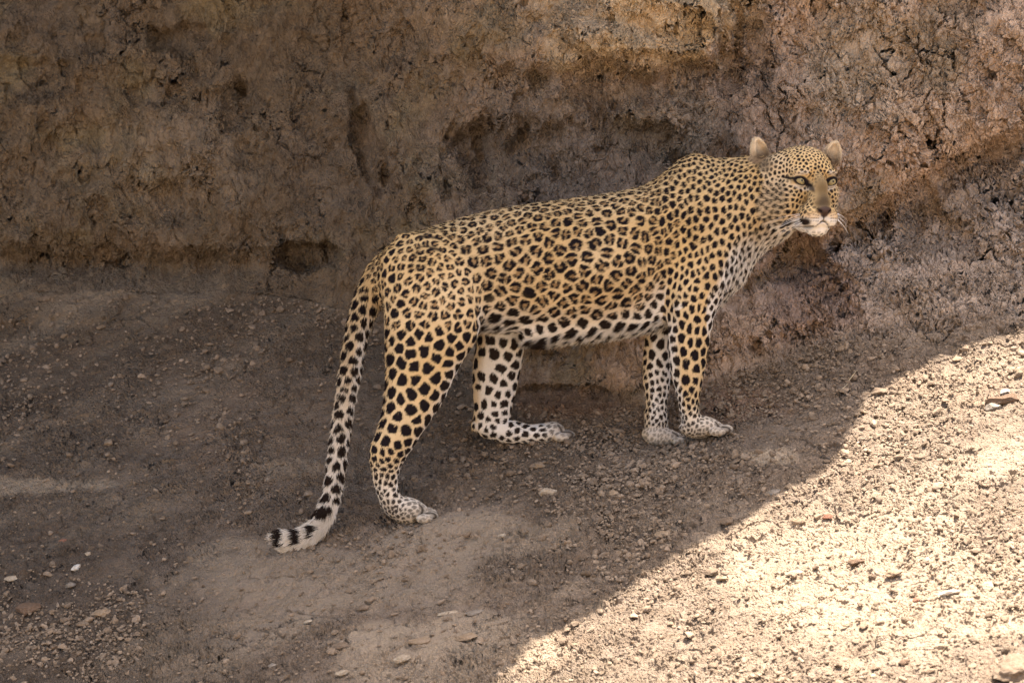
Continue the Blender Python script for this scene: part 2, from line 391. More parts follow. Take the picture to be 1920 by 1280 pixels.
#LEOPARD_START
# ------------------------------------------------------------------ leopard: one implicit surface, polygonised once
def smin(a, b, k):
    h = np.clip(.5 + .5 * (b - a) / k, 0, 1)
    return b * (1 - h) + a * h - k * h * (1 - h)
def smax(a, b, k): return -smin(-a, -b, k)
def f_ell(u, v, w, ru, rv, rw):
    k0 = np.sqrt((u / ru) ** 2 + (v / rv) ** 2 + (w / rw) ** 2) + 1e-9
    k1 = np.sqrt((u / ru ** 2) ** 2 + (v / rv ** 2) ** 2 + (w / rw ** 2) ** 2) + 1e-9
    return k0 * (k0 - 1) / k1
def f_ell2(u, v, ru, rv):
    k0 = np.sqrt((u / ru) ** 2 + (v / rv) ** 2) + 1e-9
    k1 = np.sqrt((u / ru ** 2) ** 2 + (v / rv ** 2) ** 2) + 1e-9
    return k0 * (k0 - 1) / k1
class Prim: pass
def mk(kind, pts=None, pad=.03, **k):
    p = Prim(); p.kind = kind; p.__dict__.update(k)
    if kind in ('X', 'Y'):
        # X: (px, top, bottom, d, w)    Y: (py, left, right, d, w)
        a = np.array(pts, dtype=float); s = K * (1 + a[:, 3] / D0)
        if kind == 'X':
            a2 = np.stack([(a[:, 0] - 960) * s, (640 - (a[:, 1] + a[:, 2]) / 2) * s, np.abs(a[:, 2] - a[:, 1]) / 2 * s, a[:, 3], a[:, 4]], 1)
            a2[:, 2] -= p.__dict__.get('inset', .002)
        else:
            a2 = np.stack([(640 - a[:, 0]) * s, ((a[:, 1] + a[:, 2]) / 2 - 960) * s, (a[:, 2] - a[:, 1]) / 2 * s, a[:, 3], a[:, 4]], 1)
            a2[:, 2] -= p.__dict__.get('inset', .002)
        a2 = a2[np.argsort(a2[:, 0])]
        # smooth the control polygon
        t = np.linspace(a2[0, 0], a2[-1, 0], 220)
        c = np.stack([t] + [np.interp(t, a2[:, 0], a2[:, j]) for j in range(1, 5)], 1)
        n = max(1, int(p.__dict__.get('sm', .012) / (t[1] - t[0])))
        for _ in range(2):
            q = np.pad(c[:, 1:], ((n, n), (0, 0)), 'edge'); acc = 0
            # keep end points by mirrored odd extension
            q[:n] = 2 * c[0, 1:] - c[1:n + 1, 1:][::-1]; q[-n:] = 2 * c[-1, 1:] - c[-n - 1:-1, 1:][::-1]
            for o in range(2 * n + 1): acc = acc + q[o:o + len(c)]
            c[:, 1:] = acc / (2 * n + 1)
        p.c = c
        lo = c[0, 0]; hi = c[-1, 0]
        mn = (c[:, 1] - c[:, 2]).min(); mx = (c[:, 1] + c[:, 2]).max()
        dl = (c[:, 3] - c[:, 4]).min(); dh = (c[:, 3] + c[:, 4]).max()
        if kind == 'X': p.bb = (lo, hi, dl, dh, mn, mx)
        else: p.bb = (mn, mx, dl, dh, lo, hi)
    elif kind == 'E':      # ellipsoid in its own frame: c centre, r radii, R rows = axes
        p.c = np.array(p.c, float); p.r = np.array(p.r, float)
        p.R = np.array(p.__dict__.get('R', np.eye(3)), float)
        m = p.r.max(); p.bb = (p.c[0] - m, p.c[0] + m, p.c[1] - m, p.c[1] + m, p.c[2] - m, p.c[2] + m)
    elif kind == 'C':      # chain of round cones: rows (x, d, v, r)
        a = np.array(pts, float); p.c = a; r = a[:, 3]
        p.bb = ((a[:, 0] - r).min(), (a[:, 0] + r).max(), (a[:, 1] - r).min(), (a[:, 1] + r).max(), (a[:, 2] - r).min(), (a[:, 2] + r).max())
    b = p.bb; p.bb = (b[0] - pad, b[1] + pad, b[2] - pad, b[3] + pad, b[4] - pad, b[5] + pad)
    return p
def ev(p, X, D, V):
    if p.kind in ('X', 'Y'):
        t, o = (X, V) if p.kind == 'X' else (V, X)
        c = p.c
        tc = np.clip(t, c[0, 0], c[-1, 0])
        cc = np.interp(tc, c[:, 0], c[:, 1]); h = np.interp(tc, c[:, 0], c[:, 2]); d = np.interp(tc, c[:, 0], c[:, 3]); w = np.interp(tc, c[:, 0], c[:, 4])
        h = np.maximum(h, .002); w = np.maximum(w, .002)
        f = f_ell2(o - cc, D - d, h, w)
        ex = np.abs(t - tc)
        return np.where(ex > 0, np.sqrt(np.maximum(f, 0) ** 2 + ex ** 2) + np.minimum(f, 0) * 0, f)
    if p.kind == 'E':
        q = [X - p.c[0], D - p.c[1], V - p.c[2]]
        R = p.R
        u, v, w = [R[i, 0] * q[0] + R[i, 1] * q[1] + R[i, 2] * q[2] for i in range(3)]
        return f_ell(u, v, w, *p.r)
    if p.kind == 'C':
        f = None
        for a, b in zip(p.c[:-1], p.c[1:]):
            ab = b[:3] - a[:3]; L2 = (ab ** 2).sum()
            t = np.clip(((X - a[0]) * ab[0] + (D - a[1]) * ab[1] + (V - a[2]) * ab[2]) / L2, 0, 1)
            g = np.sqrt((X - a[0] - t * ab[0]) ** 2 + (D - a[1] - t * ab[1]) ** 2 + (V - a[2] - t * ab[2]) ** 2) - (a[3] + t * (b[3] - a[3]))
            f = g if f is None else smin(f, g, .006)
        return f
def chain(rows):   # rows px, py, d, r(px)
    out = []
    for a, b in zip(rows[:-1], rows[1:]):
        for t in (0, .5): out.append([a[i] * (1 - t) + b[i] * t for i in range(4)])
    out.append(list(rows[-1]))
    o = []
    for (x, y, d, r) in out:
        q = pv(x, y, d); o.append([q[0], q[1], q[2], r * K])
    return o

PARTS = {}
PARTS['torso'] = [
    mk('X', [(694, 496, 545, .0, .028), (706, 480, 565, .0, .055), (722, 463, 590, .0, .072), (745, 447, 610, .0, .085), (800, 427, 628, .0, .095), (850, 411, 628, .0, .098), (900, 398, 618, .0, .098),
             (950, 388, 618, .0, .102), (1000, 380, 622, 0, .110), (1050, 374, 628, 0, .118), (1100, 368, 627, 0, .120), (1150, 360, 622, 0, .116),
             (1200, 350, 612, 0, .106), (1230, 336, 612, 0, .102), (1260, 308, 604, 0, .092), (1290, 294, 600, 0, .085), (1312, 291, 598, 0, .082),
             (1340, 296, 590, 0, .082), (1372, 295, 553, -.005, .080), (1403, 291, 506, -.012, .074), (1434, 290, 463, -.022, .066), (1462, 296, 436, -.034, .056), (1490, 306, 416, -.045, .045)], sm=.02),
    # hip, flank and shoulder masses, belly
    mk('E', c=pv(795, 525, -.058), r=(.080, .066, .088)), mk('E', c=pv(800, 520, .055), r=(.085, .050, .085)),
    mk('E', c=pv(1110, 500, 0), r=(.15, .130, .115)),
    mk('E', c=pv(1318, 430, -.055), r=(.056, .054, .115)), mk('C', chain([(1365, 440, -.070, 30), (1330, 520, -.078, 34), (1285, 575, -.080, 28)])), mk('E', c=pv(1315, 440, .050), r=(.062, .045, .115)),
    mk('E', c=pv(1302, 340, -.022), r=(.036, .028, .052)), mk('E', c=pv(1302, 340, .022), r=(.036, .028, .05)),
    mk('E', c=pv(1370, 480, -.040), r=(.045, .035, .075)),
]
PARTS['belly'] = [mk('X', [(985, 600, 646, 0, .04), (1020, 600, 648, 0, .05), (1060, 600, 638, 0, .06), (1130, 590, 630, 0, .06), (1200, 580, 618, 0, .06), (1240, 570, 608, 0, .05)])]
PARTS['near_fore'] = [
    mk('Y', [(350, 1280, 1345, -.045, .020), (400, 1266, 1378, -.058, .034), (480, 1258, 1382, -.066, .044), (540, 1252, 1364, -.072, .048), (590, 1250, 1341, -.073, .045), (630, 1252, 1333, -.072, .040),
             (665, 1253, 1328, -.069, .036), (701, 1257, 1321, -.066, .034), (733, 1266, 1315, -.062, .031), (759, 1271, 1311, -.058, .029), (783, 1275, 1316, -.054, .029), (803, 1279, 1320, -.052, .029), (815, 1285, 1315, -.052, .02)]),
    mk('X', [(1274, 796, 806, -.05, .010), (1279, 788, 816, -.05, .022), (1300, 776, 823, -.05, .031), (1322, 778, 822, -.05, .034), (1338, 783, 814, -.05, .030), (1348, 789, 808, -.05, .018), (1354, 794, 803, -.05, .010)], inset=.001, sm=.006),
] + [mk('E', c=pv(x, y, d), r=(.0195, .0135, .0108)) for x, y, d in [(1345, 809, -.084), (1357, 806, -.062), (1359, 804, -.037), (1349, 803, -.016)]]
PARTS['far_fore'] = [
    mk('Y', [(540, 1215, 1290, .060, .03), (580, 1206, 1275, .066, .046), (637, 1208, 1264, .064, .040), (672, 1204, 1262, .062, .036), (712, 1204, 1260, .060, .033), (738, 1207, 1255, .058, .030), (754, 1211, 1251, .056, .028),
             (778, 1206, 1252, .052, .029), (800, 1206, 1256, .048, .030), (825, 1214, 1250, .045, .024)]),
    mk('X', [(1205, 806, 820, .042, .010), (1213, 797, 832, .042, .022), (1235, 797, 837, .04, .028), (1258, 803, 837, .04, .029), (1272, 809, 833, .04, .020), (1280, 815, 829, .04, .010)], inset=.001, sm=.006),
] + [mk('E', c=pv(x, y, d), r=(.017, .0115, .011)) for x, y, d in [(1273, 827, .008), (1284, 825, .029), (1286, 823, .052), (1277, 821, .072)]]
PARTS['near_hind'] = [
    mk('Y', [(440, 745, 840, -.045, .030), (480, 716, 880, -.060, .048), (530, 716, 905, -.070, .062), (560, 717, 908, -.076, .066), (600, 720, 906, -.080, .064), (640, 721, 893, -.082, .058), (682, 722, 866, -.085, .052), (713, 722, 851, -.088, .047),
             (753, 718, 831, -.092, .041), (786, 712, 811, -.096, .036), (814, 704, 792, -.100, .032), (837, 693, 777, -.101, .029), (852, 691, 768, -.100, .027), (873, 693, 753, -.098, .024), (907, 699, 746, -.093, .022),
             (930, 706, 752, -.088, .024), (950, 716, 765, -.085, .024), (968, 730, 772, -.082, .014)], sm=.008),
    mk('X', [(712, 935, 950, -.08, .008), (727, 930, 967, -.08, .023), (747, 928, 981, -.08, .030), (770, 931, 985, -.08, .034), (786, 937, 975, -.08, .030), (796, 944, 966, -.08, .018), (802, 950, 960, -.08, .010)], inset=.001, sm=.006),
] + [mk('E', c=pv(x, y, d), r=(.0195, .0135, .0110)) for x, y, d in [(795, 972, -.115), (806, 967, -.093), (809, 963, -.068), (800, 959, -.046)]]
PARTS['far_hind'] = [
    mk('Y', [(545, 890, 985, .070, .035), (590, 900, 988, .080, .050), (620, 896, 986, .085, .052), (654, 890, 984, .090, .050), (677, 887, 981, .095, .046), (710, 884, 974, .099, .041), (738, 885, 968, .102, .036), (759, 888, 962, .104, .032),
             (785, 886, 958, .105, .028), (806, 890, 950, .105, .024), (820, 905, 940, .105, .012)], sm=.008),
    mk('X', [(885, 790, 806, .105, .010), (899, 783, 816, .105, .022), (920, 783, 825, .105, .026), (957, 785, 832, .105, .027), (992, 795, 832, .105, .029), (1023, 792, 833, .105, .034), (1037, 788, 829, .105, .034), (1050, 792, 822, .105, .024), (1058, 799, 815, .105, .012)], inset=.001, sm=.008),
] + [mk('E', c=pv(x, y, d), r=(.0195, .0135, .0110)) for x, y, d in [(1052, 819, .076), (1063, 815, .095), (1065, 812, .116), (1055, 809, .134)]]
PARTS['tail'] = [mk('C', chain([(722, 505, .0, 22), (705, 527, -.0, 24), (692, 556, -.005, 24.5), (679, 590, -.012, 22), (670, 619, -.02, 20), (661, 671, -.03, 19.5), (653, 718, -.04, 18), (643, 779, -.05, 17), (635, 835, -.06, 16.5),
                                    (627, 900, -.07, 15.5), (620, 935, -.08, 15.2), (610, 963, -.09, 15.0), (596, 985, -.095, 15.2), (578, 1002, -.10, 15.8), (557, 1012, -.10, 16.5), (537, 1014, -.10, 16), (521, 1007, -.10, 11)]))]
# ---- head: its own frame, F forward, L to the picture's right, U up; origin between the eyes
HY = math.radians(22.0); HO = pv(1529.5, 339, -.135)
HF = np.array([math.sin(HY), -math.cos(HY), 0.0]); HL = np.array([math.cos(HY), math.sin(HY), 0.0]); HU = np.array([0.0, 0, 1.0])
def hp(L, U, F): return HO + L * HL + U * HU + F * HF
def he(L, U, F, rl, ru, rf, tilt=0.0, yaw=0.0, roll=0.0):
    fx = HF * math.cos(tilt) + HU * math.sin(tilt); ux = HU * math.cos(tilt) - HF * math.sin(tilt); lx = HL
    if yaw: fx, lx = fx * math.cos(yaw) + lx * math.sin(yaw), lx * math.cos(yaw) - fx * math.sin(yaw)
    if roll: ux, lx = ux * math.cos(roll) + lx * math.sin(roll), lx * math.cos(roll) - ux * math.sin(roll)
    return mk('E', c=hp(L, U, F), r=(rl, ru, rf), R=[lx, ux, fx])
HEAD = [he(-.004, .026, -.068, .068, .058, .080), he(-.050, .036, -.078, .034, .030, .036), he(.042, .036, -.078, .034, .030, .036), he(0, .016, -.030, .050, .046, .034), he(-.008, -.030, -.075, .072, .064, .058)]
for s in (-1, 1):
    HEAD += [he(s * (.050 if s < 0 else .043), -.028, -.036, .030, .036, .034), he(s * (.056 if s < 0 else .044), -.060, -.060, .034, .038, .046), he(s * .034, .0205, -.004, .023, .0085, .018)]
HEAD += [he(0, -.020, .006, .0240, .034, .030, tilt=-.55), he(-.003, -.054, .026, .0275, .026, .028, tilt=-.45),
         he(-.004, -.078, .010, .044, .028, .038), he(-.003, -.1145, .014, .0235, .0150, .024), he(-.004, -.100, -.020, .036, .020, .044),
         he(-.0285, -.087, .034, .0260, .0220, .027, roll=.28, yaw=-.25), he(.0150, -.087, .036, .0215, .0220, .025, roll=-.25)]
NOSE = [he(-.006, -.0690, .054, .0185, .0100, .0115)]
def mshift(U): return .006 * sstep(-.03, -.06, U)
NECK = [mk('C', [list(hp(-.02, -.01, -.09)) + [.060], list(pv(1440, 372, -.03)) + [.082], list(pv(1385, 400, -.01)) + [.095]]),
        mk('C', [list(hp(-.02, -.055, -.06)) + [.032], list(pv(1445, 415, -.035)) + [.045]])]
def ear(cx, cy, d, tiltx, facing, sz=1.0):
    # facing: direction the cup opens to; tiltx: lean of the ear's long axis in the picture
    f = np.array([math.sin(facing), -math.cos(facing), .12]); f /= np.linalg.norm(f)
    u = np.array([math.sin(tiltx), 0.0, math.cos(tiltx)]); u = u - f * (u @ f); u /= np.linalg.norm(u)
    l = np.cross(u, f)
    c = pv(cx, cy, d)
    outer = mk('E', c=c, r=(.0222 * sz, .034 * sz, .020 * sz), R=[l, u, f])
    inner = mk('E', c=c + f * .0085 * sz + u * .001, r=(.0178 * sz, .0285 * sz, .0170 * sz), R=[l, u, f])
    return outer, inner, c, f, u
EARS = [ear(1424, 284, -.040, -.30, .55, .98), ear(1561, 289, .005 - .06, .38, .25, .94)]
EYES = [(hp(-.0395, 0.000, -.0085), -1), (hp(.0405, -.001, -.0085), 1)]
ER = .0140
def head_f(X, D, V):
    f = None
    for p in HEAD:
        g = ev(p, X, D, V); f = g if f is None else smin(f, g, .014)
    for p in NOSE: f = smin(f, ev(p, X, D, V), .005)
    # nostrils, mouth line
    q = [X - HO[0], D - HO[1], V - HO[2]]
    L = HL[0] * q[0] + HL[1] * q[1]; F = HF[0] * q[0] + HF[1] * q[1]; U = q[2]; L = L + mshift(U)
    for s in (-1, 1):
        f = smax(f, -f_ell(L - s * .0115, U + .072, F - .062, .0032, .0024, .006), .002)
    f = smax(f, -f_ell(L, U + .083, F - .062, .0016, .0075, .010), .0015)
    yl = -.0945 - .0115 * np.minimum(np.abs(L) / .017, 1.15) ** 2 + .006 * np.maximum(np.abs(L) - .0195, 0) / .02
    m = np.maximum(np.abs(U - yl - .0) - .0014, np.maximum(np.abs(L) - .036, -(F - .0)))
    f = smax(f, -(m), .002)
    for (c, s) in EYES:
        e = [X - c[0], D - c[1], V - c[2]]
        eL = HL[0] * e[0] + HL[1] * e[1]; eF = HF[0] * e[0] + HF[1] * e[1]; eU = e[2]
        a = .22 * s                                   # outer corner sits higher
        l2 = eL * math.cos(a) + eU * math.sin(a); u2 = -eL * math.sin(a) + eU * math.cos(a)
        f = smin(f, f_ell(l2, u2, eF - .001, .0190, .0150, .0150), .004)     # lids bulge over the ball
        f = smax(f, -f_ell(l2, u2 + .0016 + .28 * np.maximum(l2 * -s, 0), eF - .013, .0128, .0052, .014), .0012)
    return f
def ear_f(X, D, V):
    f = None
    for (o, i, c, fd, u) in EARS:
        q = [X - c[0], D - c[1], V - c[2]]; l = o.R[0]
        ql = l[0] * q[0] + l[1] * q[1] + l[2] * q[2]; qu = u[0] * q[0] + u[1] * q[1] + u[2] * q[2]; qf = fd[0] * q[0] + fd[1] * q[1] + fd[2] * q[2]
        t = 1.0 - .26 * np.clip(qu / .034, -1.2, 1.0)           # narrower towards the tip
        rl, ru, rf = o.r
        g = smax(f_ell(ql / t, qu, qf, rl, ru, rf), -f_ell(ql / t, qu - .001, qf - rf * .62, rl * .78, ru * .84, rf * .78), .003)
        f = g if f is None else np.minimum(f, g)
    return f
def leo_f(X, D, V):
    """full field; X, D, V broadcastable blocks"""
    f = np.full(np.broadcast(X, D, V).shape, .5, dtype=np.float32)
    def add(fn, bb, k):
        xi = slice(*np.searchsorted(X[:, 0, 0], [bb[0], bb[1]])); di = slice(*np.searchsorted(D[0, :, 0], [bb[2], bb[3]])); vi = slice(*np.searchsorted(V[0, 0, :], [bb[4], bb[5]]))
        if xi.start >= xi.stop or di.start >= di.stop or vi.start >= vi.stop: return
        g = fn(X[xi], D[:, di], V[:, :, vi]).astype(np.float32)
        f[xi, di, vi] = smin(f[xi, di, vi], g, k)
    def grp(ps, ki, ko):
        bb = (min(p.bb[0] for p in ps), max(p.bb[1] for p in ps), min(p.bb[2] for p in ps), max(p.bb[3] for p in ps), min(p.bb[4] for p in ps), max(p.bb[5] for p in ps))
        def fn(x, d, v):
            r = None
            for p in ps:
                g = ev(p, x, d, v); r = g if r is None else smin(r, g, ki if not isinstance(ki, dict) else .01)
            return r
        add(fn, bb, ko)
    grp(PARTS['torso'], .035, .001); grp(PARTS['belly'], .02, .035)
    grp(NECK, .03, .04)
    for n in ('near_fore', 'far_fore', 'near_hind', 'far_hind'): grp(PARTS[n], .0025, .022)
    grp(PARTS['tail'], .01, .022)
    hb = (HO[0] - .17, HO[0] + .12, HO[1] - .12, HO[1] + .22, HO[2] - .16, HO[2] + .14)
    add(head_f, hb, .024)
    add(ear_f, hb, .011)
    def groove(pts, r):
        p = mk('C', chain(pts), pad=.02)
        def carve(x, d, v): return ev(p, x, d, v)
        b = p.bb; xi = slice(*np.searchsorted(X[:, 0, 0], [b[0], b[1]])); di = slice(*np.searchsorted(D[0, :, 0], [b[2], b[3]])); vi = slice(*np.searchsorted(V[0, 0, :], [b[4], b[5]]))
        f[xi, di, vi] = smax(f[xi, di, vi], -ev(p, X[xi], D[:, di], V[:, :, vi]).astype(np.float32), r)
    groove([(1238, 390, -.138, 12), (1235, 480, -.134, 19), (1238, 560, -.124, 23), (1240, 600, -.105, 22)], .018)
    groove([(905, 440, -.140, 14), (915, 520, -.140, 22), (925, 600, -.120, 22)], .03)
    groove([(735, 470, -.12, 10), (722, 560, -.12, 8)], .02)
    return f
def axis(lo, hi, fine, hf, hc):
    a = [lo]
    while a[-1] < hi:
        x = a[-1]; a.append(x + (hf if fine[0] - hc < x < fine[1] else hc))
    return np.array(a)
def surface_nets(f, xa, da, va):
    s = f < 0
    nx, ny, nz = f.shape
    cnt = np.zeros((nx - 1, ny - 1, nz - 1), np.uint8)
    for i in (0, 1):
        for j in (0, 1):
            for k in (0, 1): cnt += s[i:nx - 1 + i, j:ny - 1 + j, k:nz - 1 + k]
    act = (cnt > 0) & (cnt < 8)
    ci, cj, ck = np.nonzero(act)
    vid = np.full(act.shape, -1, np.int32); vid[ci, cj, ck] = np.arange(len(ci))
    acc = np.zeros((len(ci), 3)); num = np.zeros(len(ci))
    cor = [(i, j, k) for i in (0, 1) for j in (0, 1) for k in (0, 1)]
    val = {c: f[ci + c[0], cj + c[1], ck + c[2]].astype(np.float64) for c in cor}
    A = (xa, da, va); I = (ci, cj, ck)
    for c in cor:
        for ax in range(3):
            if c[ax]: continue
            e = list(c); e[ax] = 1; e = tuple(e)
            a, b = val[c], val[e]; m = (a < 0) != (b < 0)
            t = np.where(m, a / np.where(m, a - b, 1), 0)
            for k in range(3):
                x0 = A[k][I[k] + c[k]]
                x = x0 + (t * (A[k][np.minimum(I[k] + 1, len(A[k]) - 1)] - x0) if k == ax else 0)
                acc[:, k] += np.where(m, x, 0)
            num += m
    P = acc / num[:, None]
    Q = []
    for ax in range(3):
        o = [k for k in range(3) if k != ax]
        sl0 = [slice(None)] * 3; sl1 = [slice(None)] * 3
        sl0[ax] = slice(0, -1); sl1[ax] = slice(1, None)
        ch = s[tuple(sl0)] != s[tuple(sl1)]
        ii = list(np.nonzero(ch)); inside0 = s[tuple(ii)]
        ok = (ii[o[0]] > 0) & (ii[o[1]] > 0) & (ii[o[0]] < f.shape[o[0]] - 1) & (ii[o[1]] < f.shape[o[1]] - 1)
        ii = [a[ok] for a in ii]; inside0 = inside0[ok]
        def cell(da_, db_):
            q = [a.copy() for a in ii]; q[o[0]] = q[o[0]] + da_; q[o[1]] = q[o[1]] + db_
            return vid[tuple(q)]
        quad = np.stack([cell(-1, -1), cell(0, -1), cell(0, 0), cell(-1, 0)], 1)
        flip = inside0 if ax != 1 else ~inside0
        quad[~flip] = quad[~flip][:, ::-1]
        Q.append(quad)
    return P, np.concatenate(Q)
def relax(P, Q, n, lam=.5, w=None):
    e = np.concatenate([Q[:, [0, 1]], Q[:, [1, 2]], Q[:, [2, 3]], Q[:, [3, 0]]])
    deg = np.bincount(e[:, 0], minlength=len(P)) + np.bincount(e[:, 1], minlength=len(P))
    for it in range(n):
        for l in (lam, -lam * 1.03):
            A = np.stack([np.bincount(e[:, 0], P[e[:, 1], k], len(P)) + np.bincount(e[:, 1], P[e[:, 0], k], len(P)) for k in range(3)], 1) / deg[:, None]
            P = P + l * (A - P)
    return P
xa = axis(-.60, .815, (.535, .815), .0022, .0034); da = axis(-.24, .215, (-.24, -.02), .0026, .0040); va = axis(-.535, .515, (.235, .515), .0022, .0034)
FLD = leo_f(xa[:, None, None].astype(np.float32), da[None, :, None].astype(np.float32), va[None, None, :].astype(np.float32))
LP, LQ = surface_nets(FLD, xa, da, va)
del FLD
LP = relax(LP, LQ, 3)
LN = vnormals(LP, LQ)
print('leopard mesh', len(LP), len(LQ), round(time.time() - T0, 1))

# ------------------------------------------------------------------ coat
PN = ['torso', 'near_fore', 'far_fore', 'near_hind', 'far_hind', 'tail', 'head', 'ear']
def part_of(P):
    X, D, V = P[:, 0], P[:, 1], P[:, 2]
    R = []
    for n in PN[:6]:
        r = None
        for p in PARTS[n]:
            g = ev(p, X, D, V); r = g if r is None else np.minimum(r, g)
        R.append(r)
    r = None
    for p in HEAD + NOSE:
        g = ev(p, X, D, V); r = g if r is None else np.minimum(r, g)
    R.append(r)
    R.append(ear_f(X, D, V) - .003)
    return np.argmin(np.stack(R), 0), R
def spacing(P, part):
    px, py = topx(P)
    back = interp([(700, 480), (760, 441), (850, 411), (950, 388), (1050, 374), (1200, 350), (1260, 308), (1312, 291), (1500, 291)], px)
    dep = np.clip((py - back) / 130.0, 0, 1)
    s = np.interp(px, [700, 760, 860, 1000, 1180, 1240, 1300, 1380, 1430], [17, 20, 24, 26.5, 25.5, 20.5, 18, 16.5, 15.5])
    s = s * (.72 + .28 * sstep(0, .8, dep))
    s = np.where(part == 1, np.interp(py, [330, 560, 620, 720, 745, 780, 800], [17, 17, 22, 22, 14, 11, 8.5]), s)
    s = np.where(part == 2, np.interp(py, [600, 640, 700, 735, 780, 800], [27, 25, 17, 14, 12, 9]), s)
    s = np.where(part == 3, np.interp(py, [450, 560, 640, 700, 820, 850, 880, 935, 950], [18, 20, 22.5, 25.5, 23.5, 15, 12, 11, 8.5]), s)
    s = np.where(part == 4, np.where(px > 990, np.interp(px, [990, 1020, 1040], [16, 13, 10]), np.interp(py, [600, 700, 760, 790], [26, 25, 20, 15])), s)
    s = np.where(part == 5, np.interp(py, [480, 600, 700, 900, 1000], [20, 21, 20, 23, 26]), s)
    s = np.where(part == 6, np.interp(px, [1430, 1470, 1500], [12, 9.2, 7.6]), s)
    s = np.where(part == 6, s * np.interp(py, [280, 330, 360, 400], [.95, .95, 1.0, 1.3]), s)
    s = np.where(part == 7, 10, s)
    return s * K
def warp(P):
    X = P[:, 0]; x0 = (1200 - 960) * K
    Q = P.copy(); Q[:, 0] = X + .28 * np.maximum(0, X - x0) - .28 * np.maximum(0, X - (1440 - 960) * K)
    return Q
kdmod = __import__('mathutils').kdtree
def make_seeds():
    sel = rng.permutation(len(LP))[:90000]
    P = LP[sel]; N = LN[sel]; part, _ = part_of(P); s = spacing(P, part); W = warp(P)
    kd = kdmod.KDTree(len(W))
    for i, w in enumerate(W): kd.insert(w, i)
    kd.balance()
    cov = np.zeros(len(W), bool); seeds = []
    for i in range(len(W)):
        if cov[i]: continue
        seeds.append(i)
        for (_, j, dd) in kd.find_range(W[i], s[i] * .80):
            if N[j] @ N[i] > -.2: cov[j] = True
    S = np.array(seeds); SW = W[S].copy(); SN = N[S].copy(); SS = s[S].copy()
    for it in range(4):
        a, _, _, _ = nearest(W, N, SW, SN, SS)
        wgt = 1.0 / s ** 2; den = np.bincount(a, wgt, len(SW)) + 1e-9
        for k in range(3):
            SW[:, k] = np.bincount(a, wgt * W[:, k], len(SW)) / den; SN[:, k] = np.bincount(a, wgt * N[:, k], len(SW)) / den
        SN /= np.linalg.norm(SN, axis=1, keepdims=True) + 1e-9
        SS = np.bincount(a, wgt * s, len(SW)) / den; SS[SS < .003] = .01
    return SW, SN, SS
def nearest(W, N, SW, SN, SS):
    c = .008
    A = np.concatenate([W, N * c], 1).astype(np.float32); B = np.concatenate([SW, SN * c], 1).astype(np.float32)
    b2 = (B ** 2).sum(1); inv = (1.0 / SS ** 2).astype(np.float32)
    i1 = np.empty(len(A), np.int64); i2 = np.empty(len(A), np.int64); d1 = np.empty(len(A), np.float32); d2 = np.empty(len(A), np.float32)
    for s in range(0, len(A), 8000):
        a = A[s:s + 8000]
        d = np.maximum((a ** 2).sum(1)[:, None] + b2[None] - 2 * a @ B.T, 0) * inv[None]
        r = np.arange(len(a)); k = d.argmin(1); i1[s:s + 8000] = k; d1[s:s + 8000] = np.sqrt(d[r, k]); d[r, k] = 1e9
        k = d.argmin(1); i2[s:s + 8000] = k; d2[s:s + 8000] = np.sqrt(d[r, k])
    return i1, d1, i2, d2
SW, SN, SS = make_seeds()
NS = len(SW)
S_ang = rng.uniform(0, 6.28, NS); S_n = rng.choice([1, 1, 2, 2, 3], NS); S_gap = rng.uniform(.25, .75, NS); S_full = rng.uniform(0, 1, NS); S_sz = rng.uniform(-.06, .07, NS)
print('seeds', NS, round(time.time() - T0, 1))
GOLD = np.array((.400, .258, .104)); GOLD2 = np.array((.440, .310, .155)); WHITE = np.array((.50, .44, .35)); TAN = np.array((.150, .078, .027)); DARK = np.array((.0070, .0042, .0026))
